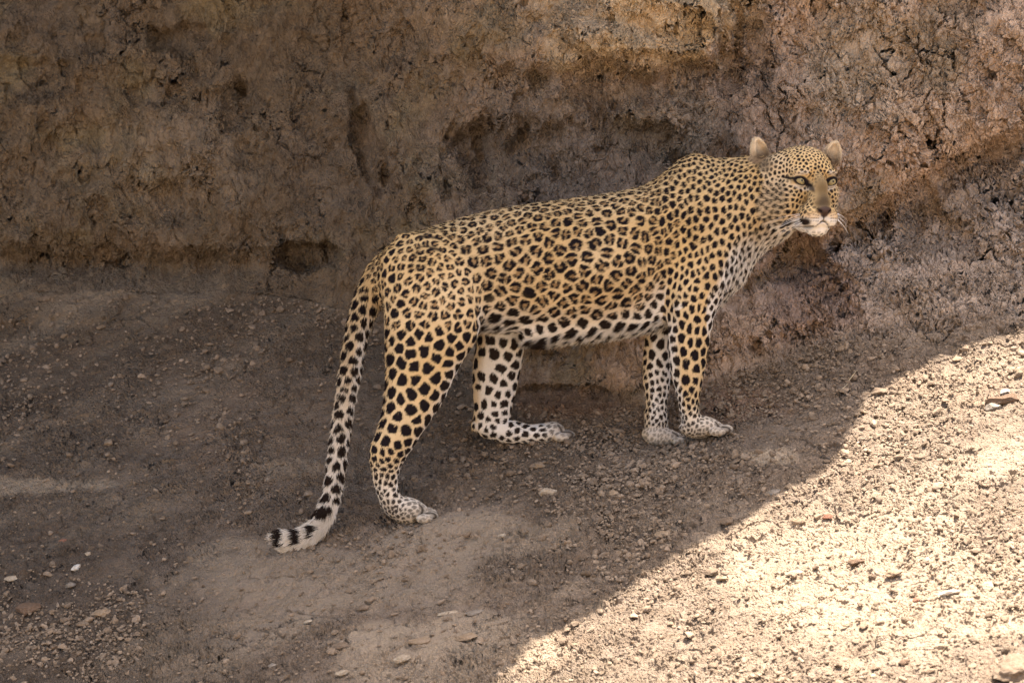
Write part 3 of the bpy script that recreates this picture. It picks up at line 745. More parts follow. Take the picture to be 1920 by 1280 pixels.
def coat(P, N):
    px, py = topx(P); part, R = part_of(P)
    W = warp(P)
    wn_ = np.stack([noise3(P, 160, 5), noise3(P, 160, 6), noise3(P, 160, 7)], 1) * .0016 + np.stack([noise3(P, 60, 8), noise3(P, 60, 9), noise3(P, 60, 10)], 1) * .0022
    Wn = W + wn_ * np.where(part == 6, .45, 1.0)[:, None]
    i1, d1, i2, d2 = nearest(Wn, N, SW, SN, SS)
    e = d2 - d1
    # how white
    isn = np.isin(part, [1, 3]); isf = np.isin(part, [2, 4])
    near = -N[:, 1]
    nz = fbm(P, 12, 3, 61) * .5
    belly = interp([(700, 620), (880, 612), (930, 590), (1000, 606), (1060, 618), (1120, 612), (1200, 594), (1235, 555), (1262, 560), (1300, 580), (1341, 560), (1372, 530), (1403, 486), (1434, 446), (1470, 418), (1500, 400)], px)
    wt = sstep(-52, 36, py - belly + nz * 40)
    w = np.where(part == 0, np.maximum(wt * sstep(1.2, .2, np.abs(near)) * .0 + wt, sstep(.5, .95, -N[:, 2]) * .8), 0.0)
    leg_in = np.where(isn, sstep(.25, -.45, near), 0)
    back_edge = np.where(part == 1, sstep(.30, .85, -N[:, 0]) * sstep(560, 640, py), 0)
    back_edge = np.where(part == 3, sstep(.35, .95, N[:, 0]) * sstep(640, 700, py), back_edge)
    w = np.where(isn, np.maximum(leg_in, back_edge * .9), w)
    w = np.where(isf, sstep(-.25, .35, near) * (1 - .8 * sstep(.35, .8, -N[:, 0])), w)
    w = np.where((part == 1) & (py < 600), w * sstep(540, 600, py) + wt * (px > 1330), w)
    w = np.where((part == 3) & (py < 640), w * sstep(560, 640, py) + wt * (px > 895), w)
    low = np.where(part == 1, sstep(745, 800, py), np.where(part == 3, sstep(850, 930, py), 0)); w = np.maximum(w, low * .75)
    tx = interp([(480, 702), (556, 690), (619, 668), (718, 652), (835, 634), (948, 615), (1040, 600)], py)
    wtail = np.maximum(sstep(540, 900, py) * .85, sstep(-4, 16, px - tx) * sstep(560, 640, py))
    w = np.where(part == 5, wtail, w)
    q = P - HO; L = q @ HL; F = q @ HF; U = q[:, 2]; L = L + mshift(U)
    wh = np.maximum(sstep(-.065, -.100, U + .15 * np.abs(L)) , sstep(.045, .075, np.abs(L)) * .25)
    w = np.where(part == 6, wh, w); w = np.where(part == 7, .55, w)
    w = np.where(np.isin(part, [0, 1]) & (px > 1325), np.maximum(w, sstep(.28, .70, N[:, 0] - .35 * N[:, 2]) * sstep(400, 470, py) * sstep(660, 600, py)), w)
    g = GOLD + (GOLD2 - GOLD) * np.clip(.5 + fbm(P, 7, 3, 63)[:, None] * 1.2 + (sstep(520, 640, py) * .4)[:, None], 0, 1)
    back = interp([(700, 480), (760, 441), (850, 411), (950, 388), (1050, 374), (1200, 350), (1260, 308), (1312, 291), (1500, 291)], px)
    col = g * (1 - w[:, None]) + WHITE * w[:, None]
    dusty = np.where((part == 1), sstep(775, 805, py), 0) + np.where(part == 3, sstep(925, 960, py), 0) + np.where((part == 4), sstep(1000, 1050, px), 0) + np.where(part == 2, sstep(770, 800, py), 0)
    dusty = (np.clip(dusty, 0, 1) * .6)[:, None]
    col = col * (1 - dusty) + np.array((.26, .205, .14)) * dusty
    # spots
    gap = np.select([part == 0, part == 1, part == 2, part == 3, part == 4, part == 5, part == 6], [
        .165 + .15 * wt + .09 * sstep(1220, 1320, px), .25 + .04 * sstep(620, 560, py), .27, .235 + .01 * sstep(600, 480, py), .28, .21, .33], .5)
    gap = gap + .05 * (part == 4) * sstep(700, 760, py)
    gap = gap + S_sz[i1] * .9 + .05 * fbm(P, 90, 2, 64)
    lim = np.where(part == 6, .55, .50) + .04 * noise3(P, 110, 68)
    m = np.minimum(sstep(-.06, .07, e - gap), sstep(.03, -.03, d1 - lim + .5 * (S_sz[i1] + .1) * 0 + .06 * (part == 0) * sstep(1230, 1300, px)))
    # rosettes: rings with breaks and a darker tan heart
    ros = np.where(part == 0, sstep(1330, 1225, px) * sstep(0, 10, belly - 10 - py), 0) + np.where(part == 3, sstep(650, 585, py), 0) * .9 + np.where(part == 5, sstep(560, 520, py), 0) + np.where((part == 1), sstep(470, 400, py) * .5, 0)
    ros = np.clip(ros, 0, 1) * (S_full[i1] < np.where(px > 1240, .40, np.where(px < 770, .8, .97)))
    dv = Wn - SW[i1]
    ang = np.arctan2(dv[:, 2], dv[:, 0])
    heart = sstep(.185, .115, d1 + .05 * noise3(P, 140, 66) + .03 * (S_full[i1] - .5)) * (ros > .5)
    brk = (np.cos(S_n[i1] * (ang - S_ang[i1]) + .4 * np.sin(ang + S_ang[i1] * 3)) > (1 - .13 * S_gap[i1] * np.minimum(S_n[i1], 3))) & (ros > .5) & (d1 > .10)
    ring = m * (1 - heart) * (1 - brk * .93)
    col = col * (1 - (heart * m * .85)[:, None]) + TAN * (heart * m * .85)[:, None]
    col = np.where((brk & (m > .2))[:, None], col * .75 + TAN * .25, col)
    drop = np.where(part == 0, wt * (S_full[i1] > .97), 0) + np.where(part == 4, S_full[i1] > .9, 0)
    sp = np.where(np.isin(part, [6, 7]), m, np.where(ring > .1, np.minimum(ring * 1.25, 1), ring)) * (1 - np.clip(drop, 0, 1))
    fade = np.ones(len(P))
    fade = np.where((part == 1) & (py > 782), np.interp(px, [1300, 1345, 1375], [.95, .55, .30]), fade)
    fade = np.where((part == 3) & (py > 930), np.interp(px, [750, 790, 820], [.95, .55, .3]), fade)
    fade = np.where((part == 4) & (px > 1020), np.interp(px, [1020, 1045, 1080], [.95, .55, .3]), fade)
    fade = np.where((part == 2) & (py > 800), .6, fade)
    sp = sp * fade
    # groove shade painted dark between the toes
    cleft = np.zeros(len(P))
    for nm, dd in (('near_fore', (-.071, -.0495, -.0285)), ('near_hind', (-.102, -.0805, -.0585)), ('far_hind', (.0855, .1055, .125)), ('far_fore', (.021, .040, .0585))):
        k_ = PN.index(nm); tx = {'near_fore': 1346, 'near_hind': 790, 'far_hind': 1050, 'far_fore': 1266}[nm]
        sel = (part == k_) & (px > tx - 6) & (px < tx + 40)
        for q0 in dd: cleft = np.maximum(cleft, sel * np.exp(-((P[:, 1] - q0) / .0036) ** 2) * .95)
    sp = np.maximum(sp, cleft)
    # tail end: bands
    tb = (part == 5) & (py > 940)
    if tb.any():
        along = np.where(py > 985, (600 - px) * 1.0 + 30, (py - 948) * .85)
        band = (np.sin(along / 31.0 * 6.283 - .6 + 1.3 * noise3(P, 34, 67) + .8 * noise3(P, 90, 69)) > -.22) & (((N[:, 2] * .75 - N[:, 0] * .45 + .25 * noise3(P, 70, 90)) > -.22) & (px > 512))
        sp = np.where(tb, band * 1.0, sp)
    is_head = part == 6
    # ---- face, painted in the head's own frame (metres; L right, U up)
    clear = np.zeros(len(P)); fc = np.zeros((len(P), 3)); fk = np.zeros(len(P))
    def fe(cl, cu, rl, ru, ang=0.0, soft=.35, mirror=True):
        out = np.zeros(len(P))
        for s in ((-1, 1) if mirror else (1,)):
            a = ang * s; x = L - cl * s; y = U - cu
            xr = x * math.cos(a) + y * math.sin(a); yr = -x * math.sin(a) + y * math.cos(a)
            r = np.sqrt((xr / rl) ** 2 + (yr / ru) ** 2)
            out = np.maximum(out, sstep(1 + soft, 1 - soft, r))
        return out * is_head * (F > -.06)
    head_col = col.copy()
    def over(c, k):
        nonlocal head_col; head_col = head_col * (1 - k[:, None]) + np.array(c) * k[:, None]
    headsp = sp.copy()
    clearm = np.maximum.reduce([fe(0, -.036, .021, .044, mirror=False), fe(.0, -.092, .040, .030, mirror=False), fe(.0395, 0, .022, .016)])
    headsp = headsp * (1 - clearm)
    over(WHITE * .85, fe(.038, .0175, .016, .0050, ang=-.15) * .6)
    over(WHITE * .92, fe(.036, -.0155, .019, .0060, ang=.25) * .85)
    over((.42, .23, .07), fe(.0165, .012, .0075, .016, ang=.2) * .6)
    over((.088, .055, .022), fe(0, -.028, .0190, .045, mirror=False, soft=.7) * .92)
    over((.040, .026, .014), fe(0, -.054, .0180, .018, mirror=False, soft=.6) * .8)
    over(WHITE * .90, fe(.022, -.092, .022, .014, soft=.4) * .75); over(WHITE * 1.12, fe(.018, -.099, .018, .0075, soft=.4)); over(WHITE * 1.15, fe(0, -.1135, .026, .015, mirror=False))
    over((.37, .23, .10), fe(.028, -.080, .020, .0095) * .75)
    # dot rows on the muzzle
    k = np.zeros(len(P))
    for row in range(4):
        for j in range(5):
            cl = .0165 + j * .0056; cu = -.0760 - row * .0062 + (.0016 * j if row < 2 else .0002 * j)
            k = np.maximum(k, fe(cl, cu, .0021, .0012, soft=.6))
    headsp = np.maximum(headsp, k * .85)
    over((.050, .030, .021), fe(0, -.0705, .0185, .0090, mirror=False, soft=.2)); over((.050, .030, .021), fe(0, -.0785, .0090, .008, mirror=False, soft=.2))
    dk = np.maximum.reduce([fe(.0125, -.0705, .0085, .0018, ang=.75), fe(0, -.0870, .0013, .0085, mirror=False), fe(.0085, -.0995, .0095, .0014, ang=-.6) * .7, fe(.024, -.1065, .011, .0016, ang=.05) * .7,
                            fe(.0450, -.0975, .0125, .0090, ang=.3, soft=.4), fe(.0105, -.0715, .0026, .0018)])
    rim = np.clip(fe(.0395, -.0003, .0190, .0112, ang=.24, soft=.14) - 0 * fe(.0395, 0, .0122, .0078, ang=.22, soft=.1), 0, 1)
    dk = np.maximum.reduce([dk, rim, fe(.0245, -.0085, .0095, .0040, ang=1.0, soft=.4), fe(.0205, -.0180, .0095, .0032, ang=1.35, soft=.5) * .85, fe(.0600, .0065, .0085, .0034, ang=.35, soft=.4), fe(.0215, .0105, .0080, .0022, ang=-.95, soft=.5) * .8])
    headsp = np.maximum(headsp, dk)
    sp = np.where(is_head, headsp, sp); col = np.where(is_head[:, None], head_col, col)
    eb = np.exp(-(((px - 1434) / 15) ** 2 + ((py - 309) / 12) ** 2)) * (near > -.2) * .75
    col = col * (1 - eb[:, None]) + np.array((.085, .058, .035)) * eb[:, None]; sp = sp * (1 - .6 * eb)
    # ears: dark at the back of the base, pale rim and inside
    if (part == 7).any():
        kk = np.zeros(len(P)); inn = np.zeros(len(P))
        for (o, i, c, fd, u) in EARS:
            r = P - c; nearb = (np.linalg.norm(r, axis=1) < .05)
            inn = np.maximum(inn, nearb * (ev(i, P[:, 0], P[:, 1], P[:, 2]) < .003) * 1.0)
            kk = np.maximum(kk, nearb * sstep(.016, -.020, r @ u))
        er = part == 7
        base = np.array((.50, .40, .26)) * (1 - kk[:, None]) + np.array((.19, .125, .07)) * kk[:, None]
        base = np.where((inn > .5)[:, None], base * (1 - .55 * kk[:, None]) * np.array((.98, .90, .80)), base * .9 + GOLD * .1)
        col = np.where(er[:, None], base, col); sp = np.where(er, sp * kk * .5 * (inn < .5), sp)
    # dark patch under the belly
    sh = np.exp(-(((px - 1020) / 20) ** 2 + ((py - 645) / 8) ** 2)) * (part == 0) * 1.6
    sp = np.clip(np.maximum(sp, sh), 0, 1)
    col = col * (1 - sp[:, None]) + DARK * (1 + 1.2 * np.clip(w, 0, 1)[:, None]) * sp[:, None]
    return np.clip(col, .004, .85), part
LC, Lpart = coat(LP, LN)
print('coat', round(time.time() - T0, 1))
def tag(o, label, cat, group=None):
    o['label'] = label; o['category'] = cat
    if group: o['group'] = group
def empty(name, loc):
    o = bpy.data.objects.new(name, None); C.objects.link(o); o.location = loc; o.empty_display_size = .1; return o
leo = empty('leopard', (0, 0, 0))
tag(leo, 'spotted golden leopard standing in the shade of the earth bank, head turned to look out', 'leopard')
m, nt, b, out = nmat('coat_skin'); q_ = NB(nt)
nt.links.new(q_.n('ShaderNodeAttribute', attribute_name='coat').outputs['Color'], b.inputs['Base Color'])
b.inputs['Roughness'].default_value = .8; b.inputs['Specular IOR Level'].default_value = .08
bn = q_.n('ShaderNodeBump'); bn.inputs['Strength'].default_value = .25; bn.inputs['Distance'].default_value = .002
q_.put(bn.inputs['Height'], q_.noise(q_.n('ShaderNodeTexCoord').outputs['Object'], 420, 3)); nt.links.new(bn.outputs[0], b.inputs['Normal'])
body = mesh_np('body', v2w(LP), LQ, m, True, leo, {'coat': LC})

# ------------------------------------------------------------------ fur: short strands laid along the coat
def fur(nf):
    a, b_, c, d = [LP[LQ[:, i]] for i in range(4)]
    cr = np.cross(c - a, d - b_); area = .5 * np.linalg.norm(cr, axis=1)
    fn = cr / (np.linalg.norm(cr, axis=1, keepdims=True) + 1e-12)
    cen = (a + b_ + c + d) / 4
    wgt = area * np.where(fn[:, 1] < .35, 1.0, .22)
    wgt = wgt * np.where(cen[:, 0] > .57, np.where(cen[:, 2] > .24, 2.2, 1.0), 1.0)
    pr = wgt / wgt.sum()
    f = rng.choice(len(LQ), nf, p=pr)
    u = rng.random((nf, 1)); v = rng.random((nf, 1))
    R = (a[f] * (1 - u) + b_[f] * u) * (1 - v) + (d[f] * (1 - u) + c[f] * u) * v
    nn = [LN[LQ[f, i]] for i in range(4)]
    N = (nn[0] * (1 - u) + nn[1] * u) * (1 - v) + (nn[3] * (1 - u) + nn[2] * u) * v
    N /= np.linalg.norm(N, axis=1, keepdims=True) + 1e-9
    col, part = coat(R, N)
    px, py = topx(R)
    # flow direction
    fl = np.zeros_like(R); fl[:, 0] = -1.0; fl[:, 2] = -.45
    leg = np.isin(part, [1, 2, 3, 4]); fl[leg] = (-.25, 0, -1.0)
    up = (part == 1) & (py < 560); fl[up] = (-.7, 0, -.8)
    th = (part == 3) & (py < 700); fl[th] = (-.75, 0, -.75)
    t = part == 5; fl[t] = (-.25, 0, -1.0); t2 = t & (py > 975); fl[t2] = (-1, 0, -.25)
    fo = ((part == 4) & (px > 930) & (py > 780)); fl[fo] = (1, 0, -.1)
    fo = ((part == 1) & (px > 1318) & (py > 770)) | ((part == 3) & (px > 770) & (py > 925)); fl[fo] = (1, 0, -.35)
    q = R - HO; L = q @ HL; F = q @ HF; U = q[:, 2]
    h = part == 6
    # on the face the fur runs back from the nose
    hd = (q - (hp(0, -.069, .064) - HO)); hd = hd / (np.linalg.norm(hd, axis=1, keepdims=True) + 1e-9)
    fl[h] = hd[h]
    nk = (part == 0) & (px > 1330); fl[nk] = (-.7, .1, -.8)
    fl = fl + np.stack([fbm(R, 18, 2, 71), fbm(R, 18, 2, 72), fbm(R, 18, 2, 73)], 1) * .55
    fl = fl - N * (fl * N).sum(1, keepdims=True); fl /= np.linalg.norm(fl, axis=1, keepdims=True) + 1e-9
    ln = np.full(nf, .0058) + .006 * (rng.random(nf) < .06)
    bel = (part == 0) * sstep(.55, .95, -N[:, 2]) * sstep(1300, 1240, px)
    ln += .016 * bel
    chest = (part == 0) * sstep(1330, 1350, px) * sstep(.1, .7, -N[:, 2] + .2 * N[:, 0]); ln += .007 * chest
    ln = np.where(leg, .0046 + .004 * (rng.random(nf) < .06), ln); paw = leg & ((py > 935) | ((px > 990) & (py > 780)) | ((part == 1) & (py > 775)) | ((part == 2) & (py > 780))); ln = np.where(paw, .0035, ln)
    bl = (part == 3) * sstep(.4, .9, -N[:, 0]) * (py > 600) * (py < 830); ln += .005 * bl
    ln = np.where(part == 5, .0095 + .007 * sstep(900, 1010, py) + .006 * (rng.random(nf) < .08), ln)
    ln = np.where(h, .0032 + .008 * sstep(.045, .09, np.abs(L)) * sstep(.02, -.04, U) + .005 * sstep(-.06, -.1, F), ln)
    ln = np.where(h & (np.sqrt(((np.abs(L) - .0395) / .02) ** 2 + (U / .013) ** 2) < 1.1) & (F > -.03), .0008, ln)
    ln = np.where(h & (np.abs(L) < .018) & (U < -.060) & (U > -.088) & (F > .05), .0006, ln)
    ln = np.where(part == 7, .0075, ln)
    ln = ln * rng.uniform(.6, 1.25, nf)
    lift = np.where(leg | h, .22, .32) + .25 * bel + .18 * (part == 5) + .1 * rng.normal(size=nf)
    lift = np.clip(lift, .05, .9)
    jit = rng.normal(size=(nf, 3)) * .12
    d1_ = fl + N * lift[:, None] + jit; d1_ /= np.linalg.norm(d1_, axis=1, keepdims=True)
    d2_ = fl + N * (lift[:, None] * .25) + jit * 1.4; d2_[:, 2] -= .25 * (bel + .3); d2_ /= np.linalg.norm(d2_, axis=1, keepdims=True)
    p0 = R - N * .0006; p1 = p0 + d1_ * ln[:, None] * .5; p2 = p1 + d2_ * ln[:, None] * .5
    pts = v2w(np.stack([p0, p1, p2], 1).reshape(-1, 3)).astype(np.float32)
    shade = rng.uniform(.82, 1.2, (nf, 1)); col = np.clip(col * shade, .003, .9)
    cu = bpy.data.hair_curves.new('fur'); cu.add_curves([3] * nf)
    cu.position_data.foreach_set('vector', pts.ravel())
    ra = cu.attributes.get('radius') or cu.attributes.new('radius', 'FLOAT', 'POINT')
    base = np.where(h | (part == 7), .00028, .00042)[:, None] * np.array([1.0, .8, .22])[None]
    ra.data.foreach_set('value', base.astype(np.float32).ravel())
    at = cu.attributes.new('coat', 'FLOAT_COLOR', 'CURVE')
    full = np.ones((nf, 4), np.float32); full[:, :3] = col; at.data.foreach_set('color', full.ravel())
    mm, nt, b, out = nmat('coat_fur'); qq = NB(nt)
    nt.links.new(qq.n('ShaderNodeAttribute', attribute_name='coat').outputs['Color'], b.inputs['Base Color'])
    b.inputs['Roughness'].default_value = .8; b.inputs['Specular IOR Level'].default_value = .05
    cu.materials.append(mm)
    o = bpy.data.objects.new('fur', cu); C.objects.link(o); o.parent = leo; o['kind'] = 'stuff'
    return o
fur(330000)
print('fur', round(time.time() - T0, 1))

# ------------------------------------------------------------------ eyes and whiskers
def eye_mesh():
    V, F, Cc = [], [], []
    nr, ns = 26, 36
    for i in range(nr + 1):
        th = math.pi * i / nr
        for j in range(ns):
            ph = 2 * math.pi * j / ns
            V.append((math.sin(th) * math.cos(ph), -math.cos(th), math.sin(th) * math.sin(ph)))    # front pole looks along -y
            r = math.sin(th) if th < math.pi / 2 else 1.0
            if r < .20: c = (.012, .01, .008)
            elif r < .86:
                k = (r - .20) / .66; c = (.23 - .07 * k, .175 - .06 * k, .075 - .03 * k)
                z = .85 + .3 * random.random(); c = tuple(v * z for v in c)
            elif r < .93: c = (.06, .05, .03)
            else: c = (.035, .025, .02)
            Cc.append(c)
    for i in range(nr):
        for j in range(ns):
            F.append((i * ns + j, i * ns + (j + 1) % ns, (i + 1) * ns + (j + 1) % ns, (i + 1) * ns + j))
    return np.array(V), np.array(F), np.array(Cc)
EV, EF, EC = eye_mesh()
em, nt, b, out = nmat('eye_surface'); nt.links.new(NB(nt).n('ShaderNodeAttribute', attribute_name='coat').outputs['Color'], b.inputs['Base Color'])
b.inputs['Roughness'].default_value = .35; b.inputs['Specular IOR Level'].default_value = .12; b.inputs['Coat Weight'].default_value = .03
b.inputs['Coat Roughness'].default_value = .05
for (c, s) in EYES:
    g = HY + .10
    Rz = np.array([[math.cos(g), -math.sin(g), 0], [math.sin(g), math.cos(g), 0], [0, 0, 1]])
    P = (EV * .0138) @ Rz.T + (np.array(c) + HF * .0015)
    mesh_np('eye', v2w(P), EF, em, True, leo, {'coat': EC})
wm_, nt, b, out = nmat('whisker_hair'); b.inputs['Base Color'].default_value = (.72, .68, .6, 1); b.inputs['Roughness'].default_value = .4
def tube(name, pts, r0, mat, parent, seg=5):
    pts = np.array(pts); n = len(pts); V, F = [], []
    for i in range(n):
        t = pts[min(i + 1, n - 1)] - pts[max(i - 1, 0)]; t /= np.linalg.norm(t)
        a = np.cross(t, (0.13, .2, 1)); a /= np.linalg.norm(a); b2 = np.cross(t, a); r = r0 * (1 - .8 * i / (n - 1))
        for j in range(seg):
            w = 2 * math.pi * j / seg; V.append(pts[i] + r * (math.cos(w) * a + math.sin(w) * b2))
    for i in range(n - 1):
        for j in range(seg): F.append((i * seg + j, i * seg + (j + 1) % seg, (i + 1) * seg + (j + 1) % seg, (i + 1) * seg + j))
    return mesh_np(name, np.array(V), np.array(F), mat, True, parent)
for s in (-1, 1):
    for k in range(9):
        row = k % 3; j = k // 3
        st = hp(s * (.026 + j * .006), -.077 - row * .006, .048 - j * .008)
        out_ = HL * s * (.9 + .1 * j) - HF * (.55 + .2 * random.random()) + HU * (.04 - .16 * row + random.uniform(-.08, .08))
        out_ = out_ / np.linalg.norm(out_); Lw = random.uniform(.055, .095) * (.62 if s > 0 else 1)
        pts = [st + out_ * Lw * t + HU * (-.02 * t * t) for t in np.linspace(0, 1, 7)]
        tube('whisker', v2w(np.array(pts)), .00042, wm_, leo)
#LEOPARD_END
#STONES_START
# ------------------------------------------------------------------ loose stones and gravel
def ico(sub):
    import bmesh
    bm = bmesh.new(); bmesh.ops.create_icosphere(bm, subdivisions=sub, radius=1.0)
    V = np.array([v.co[:] for v in bm.verts]); F = np.array([[v.index for v in f.verts] for f in bm.faces]); bm.free()
    return V, F
IC2, IC1, IC3 = ico(2), ico(1), ico(4)
def rock_shape(V, seed, chip=.0):
    r = np.random.default_rng(seed); P = V.copy()
    for _ in range(9):                              # cut flat facets
        n = r.normal(size=3); n /= np.linalg.norm(n); c = r.uniform(.55, .85)
        d = P @ n; P = P - n * np.maximum(d - c, 0)[:, None] * .92
    n = fbm(P + seed * 3.1, 1.7, 3, seed % 50); P = P * (1 + .30 * n[:, None])
    if len(V) > 500: P = P * (1 + .05 * fbm(P + seed, 8., 3, 9)[:, None])
    return P
def stone_material(name, c):
    m, nt, b, out = nmat(name); q = NB(nt); tc = q.n('ShaderNodeTexCoord').outputs['Object']
    inf = q.n('ShaderNodeAttribute', attribute_name='tint').outputs['Color'] if c is None else (*c, 1)
    n = q.noise(tc, 120, 5, .65)
    col = q.mix(q.ramp(n, .35, .7), q.mix(1.0, inf, (.72, .68, .62, 1), 'MULTIPLY'), inf)
    q.put(b.inputs['Base Color'], col); b.inputs['Roughness'].default_value = .9; b.inputs['Specular IOR Level'].default_value = .15
    bp = q.n('ShaderNodeBump'); bp.inputs['Strength'].default_value = .7; bp.inputs['Distance'].default_value = .003
    q.put(bp.inputs['Height'], q.noise(tc, 190, 6, .75)); nt.links.new(bp.outputs[0], b.inputs['Normal'])
    return m
def terr_many(px, py):
    j = np.clip(np.searchsorted(xs, px), 2, len(xs) - 3); i = np.argmin(np.abs(ys[None, :] - py[:, None]), 1); i = np.clip(i, 2, NRV - 3)
    p = TW[i, j]; a = TW[i, j + 2] - TW[i, j - 2]; b = TW[i + 2, j] - TW[i - 2, j]
    n = np.cross(a, b); n /= np.linalg.norm(n, axis=1, keepdims=True)
    return p, n, TWALL[i, j]
def rotm(n, ang):
    """frames whose third axis is n, turned by ang"""
    h = np.stack([np.cos(ang), np.sin(ang), 0 * ang], 1); h = h - n * (h * n).sum(1, keepdims=True); h /= np.linalg.norm(h, axis=1, keepdims=True)
    return h, np.cross(n, h), n
def scatter(name, cnt, gen_xy, sizes, mat, ico_, lo_c, hi_c, sink=.25, nshape=14, flat=(.35, .9)):
    px, py = gen_xy(cnt)
    p, n, w = terr_many(px, py); ok = w < .3; px, py, p, n = px[ok], py[ok], p[ok], n[ok]; k = len(p)
    s = sizes(k); ang = rng.uniform(0, 6.28, k); tn = n + rng.normal(size=(k, 3)) * .25; tn /= np.linalg.norm(tn, axis=1, keepdims=True)
    A, B, Cn = rotm(tn, ang); base = [rock_shape(ico_[0], 100 + q) for q in range(nshape)]
    sc3 = np.stack([s * rng.uniform(.8, 1.5, k), s * rng.uniform(.6, 1.0, k), s * rng.uniform(flat[0], flat[1], k)], 1)
    Vs = np.empty((k, len(ico_[0]), 3), np.float32); sh = rng.integers(0, nshape, k)
    for q in range(nshape):
        m = sh == q; b = base[q][None] * sc3[m][:, None]
        Vs[m] = b[..., 0:1] * A[m][:, None] + b[..., 1:2] * B[m][:, None] + b[..., 2:3] * Cn[m][:, None]
    off = p + n * (sc3[:, 2] * (1 - sink * 2))[:, None] * .6 + n * .004
    Vs = Vs + off[:, None]
    F = (ico_[1][None] + (np.arange(k) * len(ico_[0]))[:, None, None]).reshape(-1, 3)
    t = rng.random((k, 1)); col = np.array(lo_c) * (1 - t) + np.array(hi_c) * t; col *= rng.uniform(.8, 1.15, (k, 1))
    col = np.repeat(col[:, None], len(ico_[0]), 1).reshape(-1, 3)
    o = mesh_np(name, Vs.reshape(-1, 3), F, mat, False, None, {'tint': col}); o['kind'] = 'stuff'; return o
gm_ = stone_material('gravel_grit', None)
def bed_xy(n):
    out = []
    X = rng.uniform(-30, 1950, n * 6); Y = rng.uniform(560, 1320, n * 6)
    q = np.stack([X * K, Y * K * 1.6, X * 0], 1)
    dens = sstep(-.15, .35, fbm(q, 3.2, 3, 81)) * .9 + .12
    dens *= .55 + .45 * sstep(850, 1050, X + .0 * Y) + .3 * sstep(980, 1250, Y)
    # thick crumbs along the foot of the bank on the right
    dens = np.maximum(dens, .9 * np.exp(-(((X - 1250) / 330) ** 2 + ((Y - 900) / 70) ** 2)))
    dens = np.maximum(dens, 1.0 * np.exp(-(((X - 1800) / 200) ** 2 + ((Y - 690 + (X - 1800) * .25) / 50) ** 2)))
    dens *= 1 - .45 * sstep(1250, 1500, X + .5 * (Y - 900))
    dens *= 1 - .45 * np.exp(-(((X - 640) / 260) ** 2 + ((Y - 1080) / 70) ** 2))
    k = rng.random(len(X)) < dens
    return X[k][:n], Y[k][:n]
scatter('gravel', 17000, bed_xy, lambda k: .0022 + .0042 * rng.random(k) ** 2.2, gm_, IC1, (.14, .10, .062), (.24, .178, .118))
scatter('soil_crumbs', 2600, bed_xy, lambda k: .005 + .0075 * rng.random(k) ** 2.5, gm_, IC2, (.135, .096, .06), (.225, .165, .108), flat=(.3, .75))
PALE = (.29, .23, .155); GREY = (.17, .14, .105); TANS = (.21, .15, .092); BRN = (.11, .07, .042); REDB = (.18, .085, .05); WHT = (.45, .40, .32); CLOD = (.14, .10, .064)
SM = {n: stone_material(n + '_stone', c) for n, c in dict(pale=PALE, grey=GREY, tan=TANS, brown=BRN, reddish=REDB, white=WHT, clod=CLOD).items()}
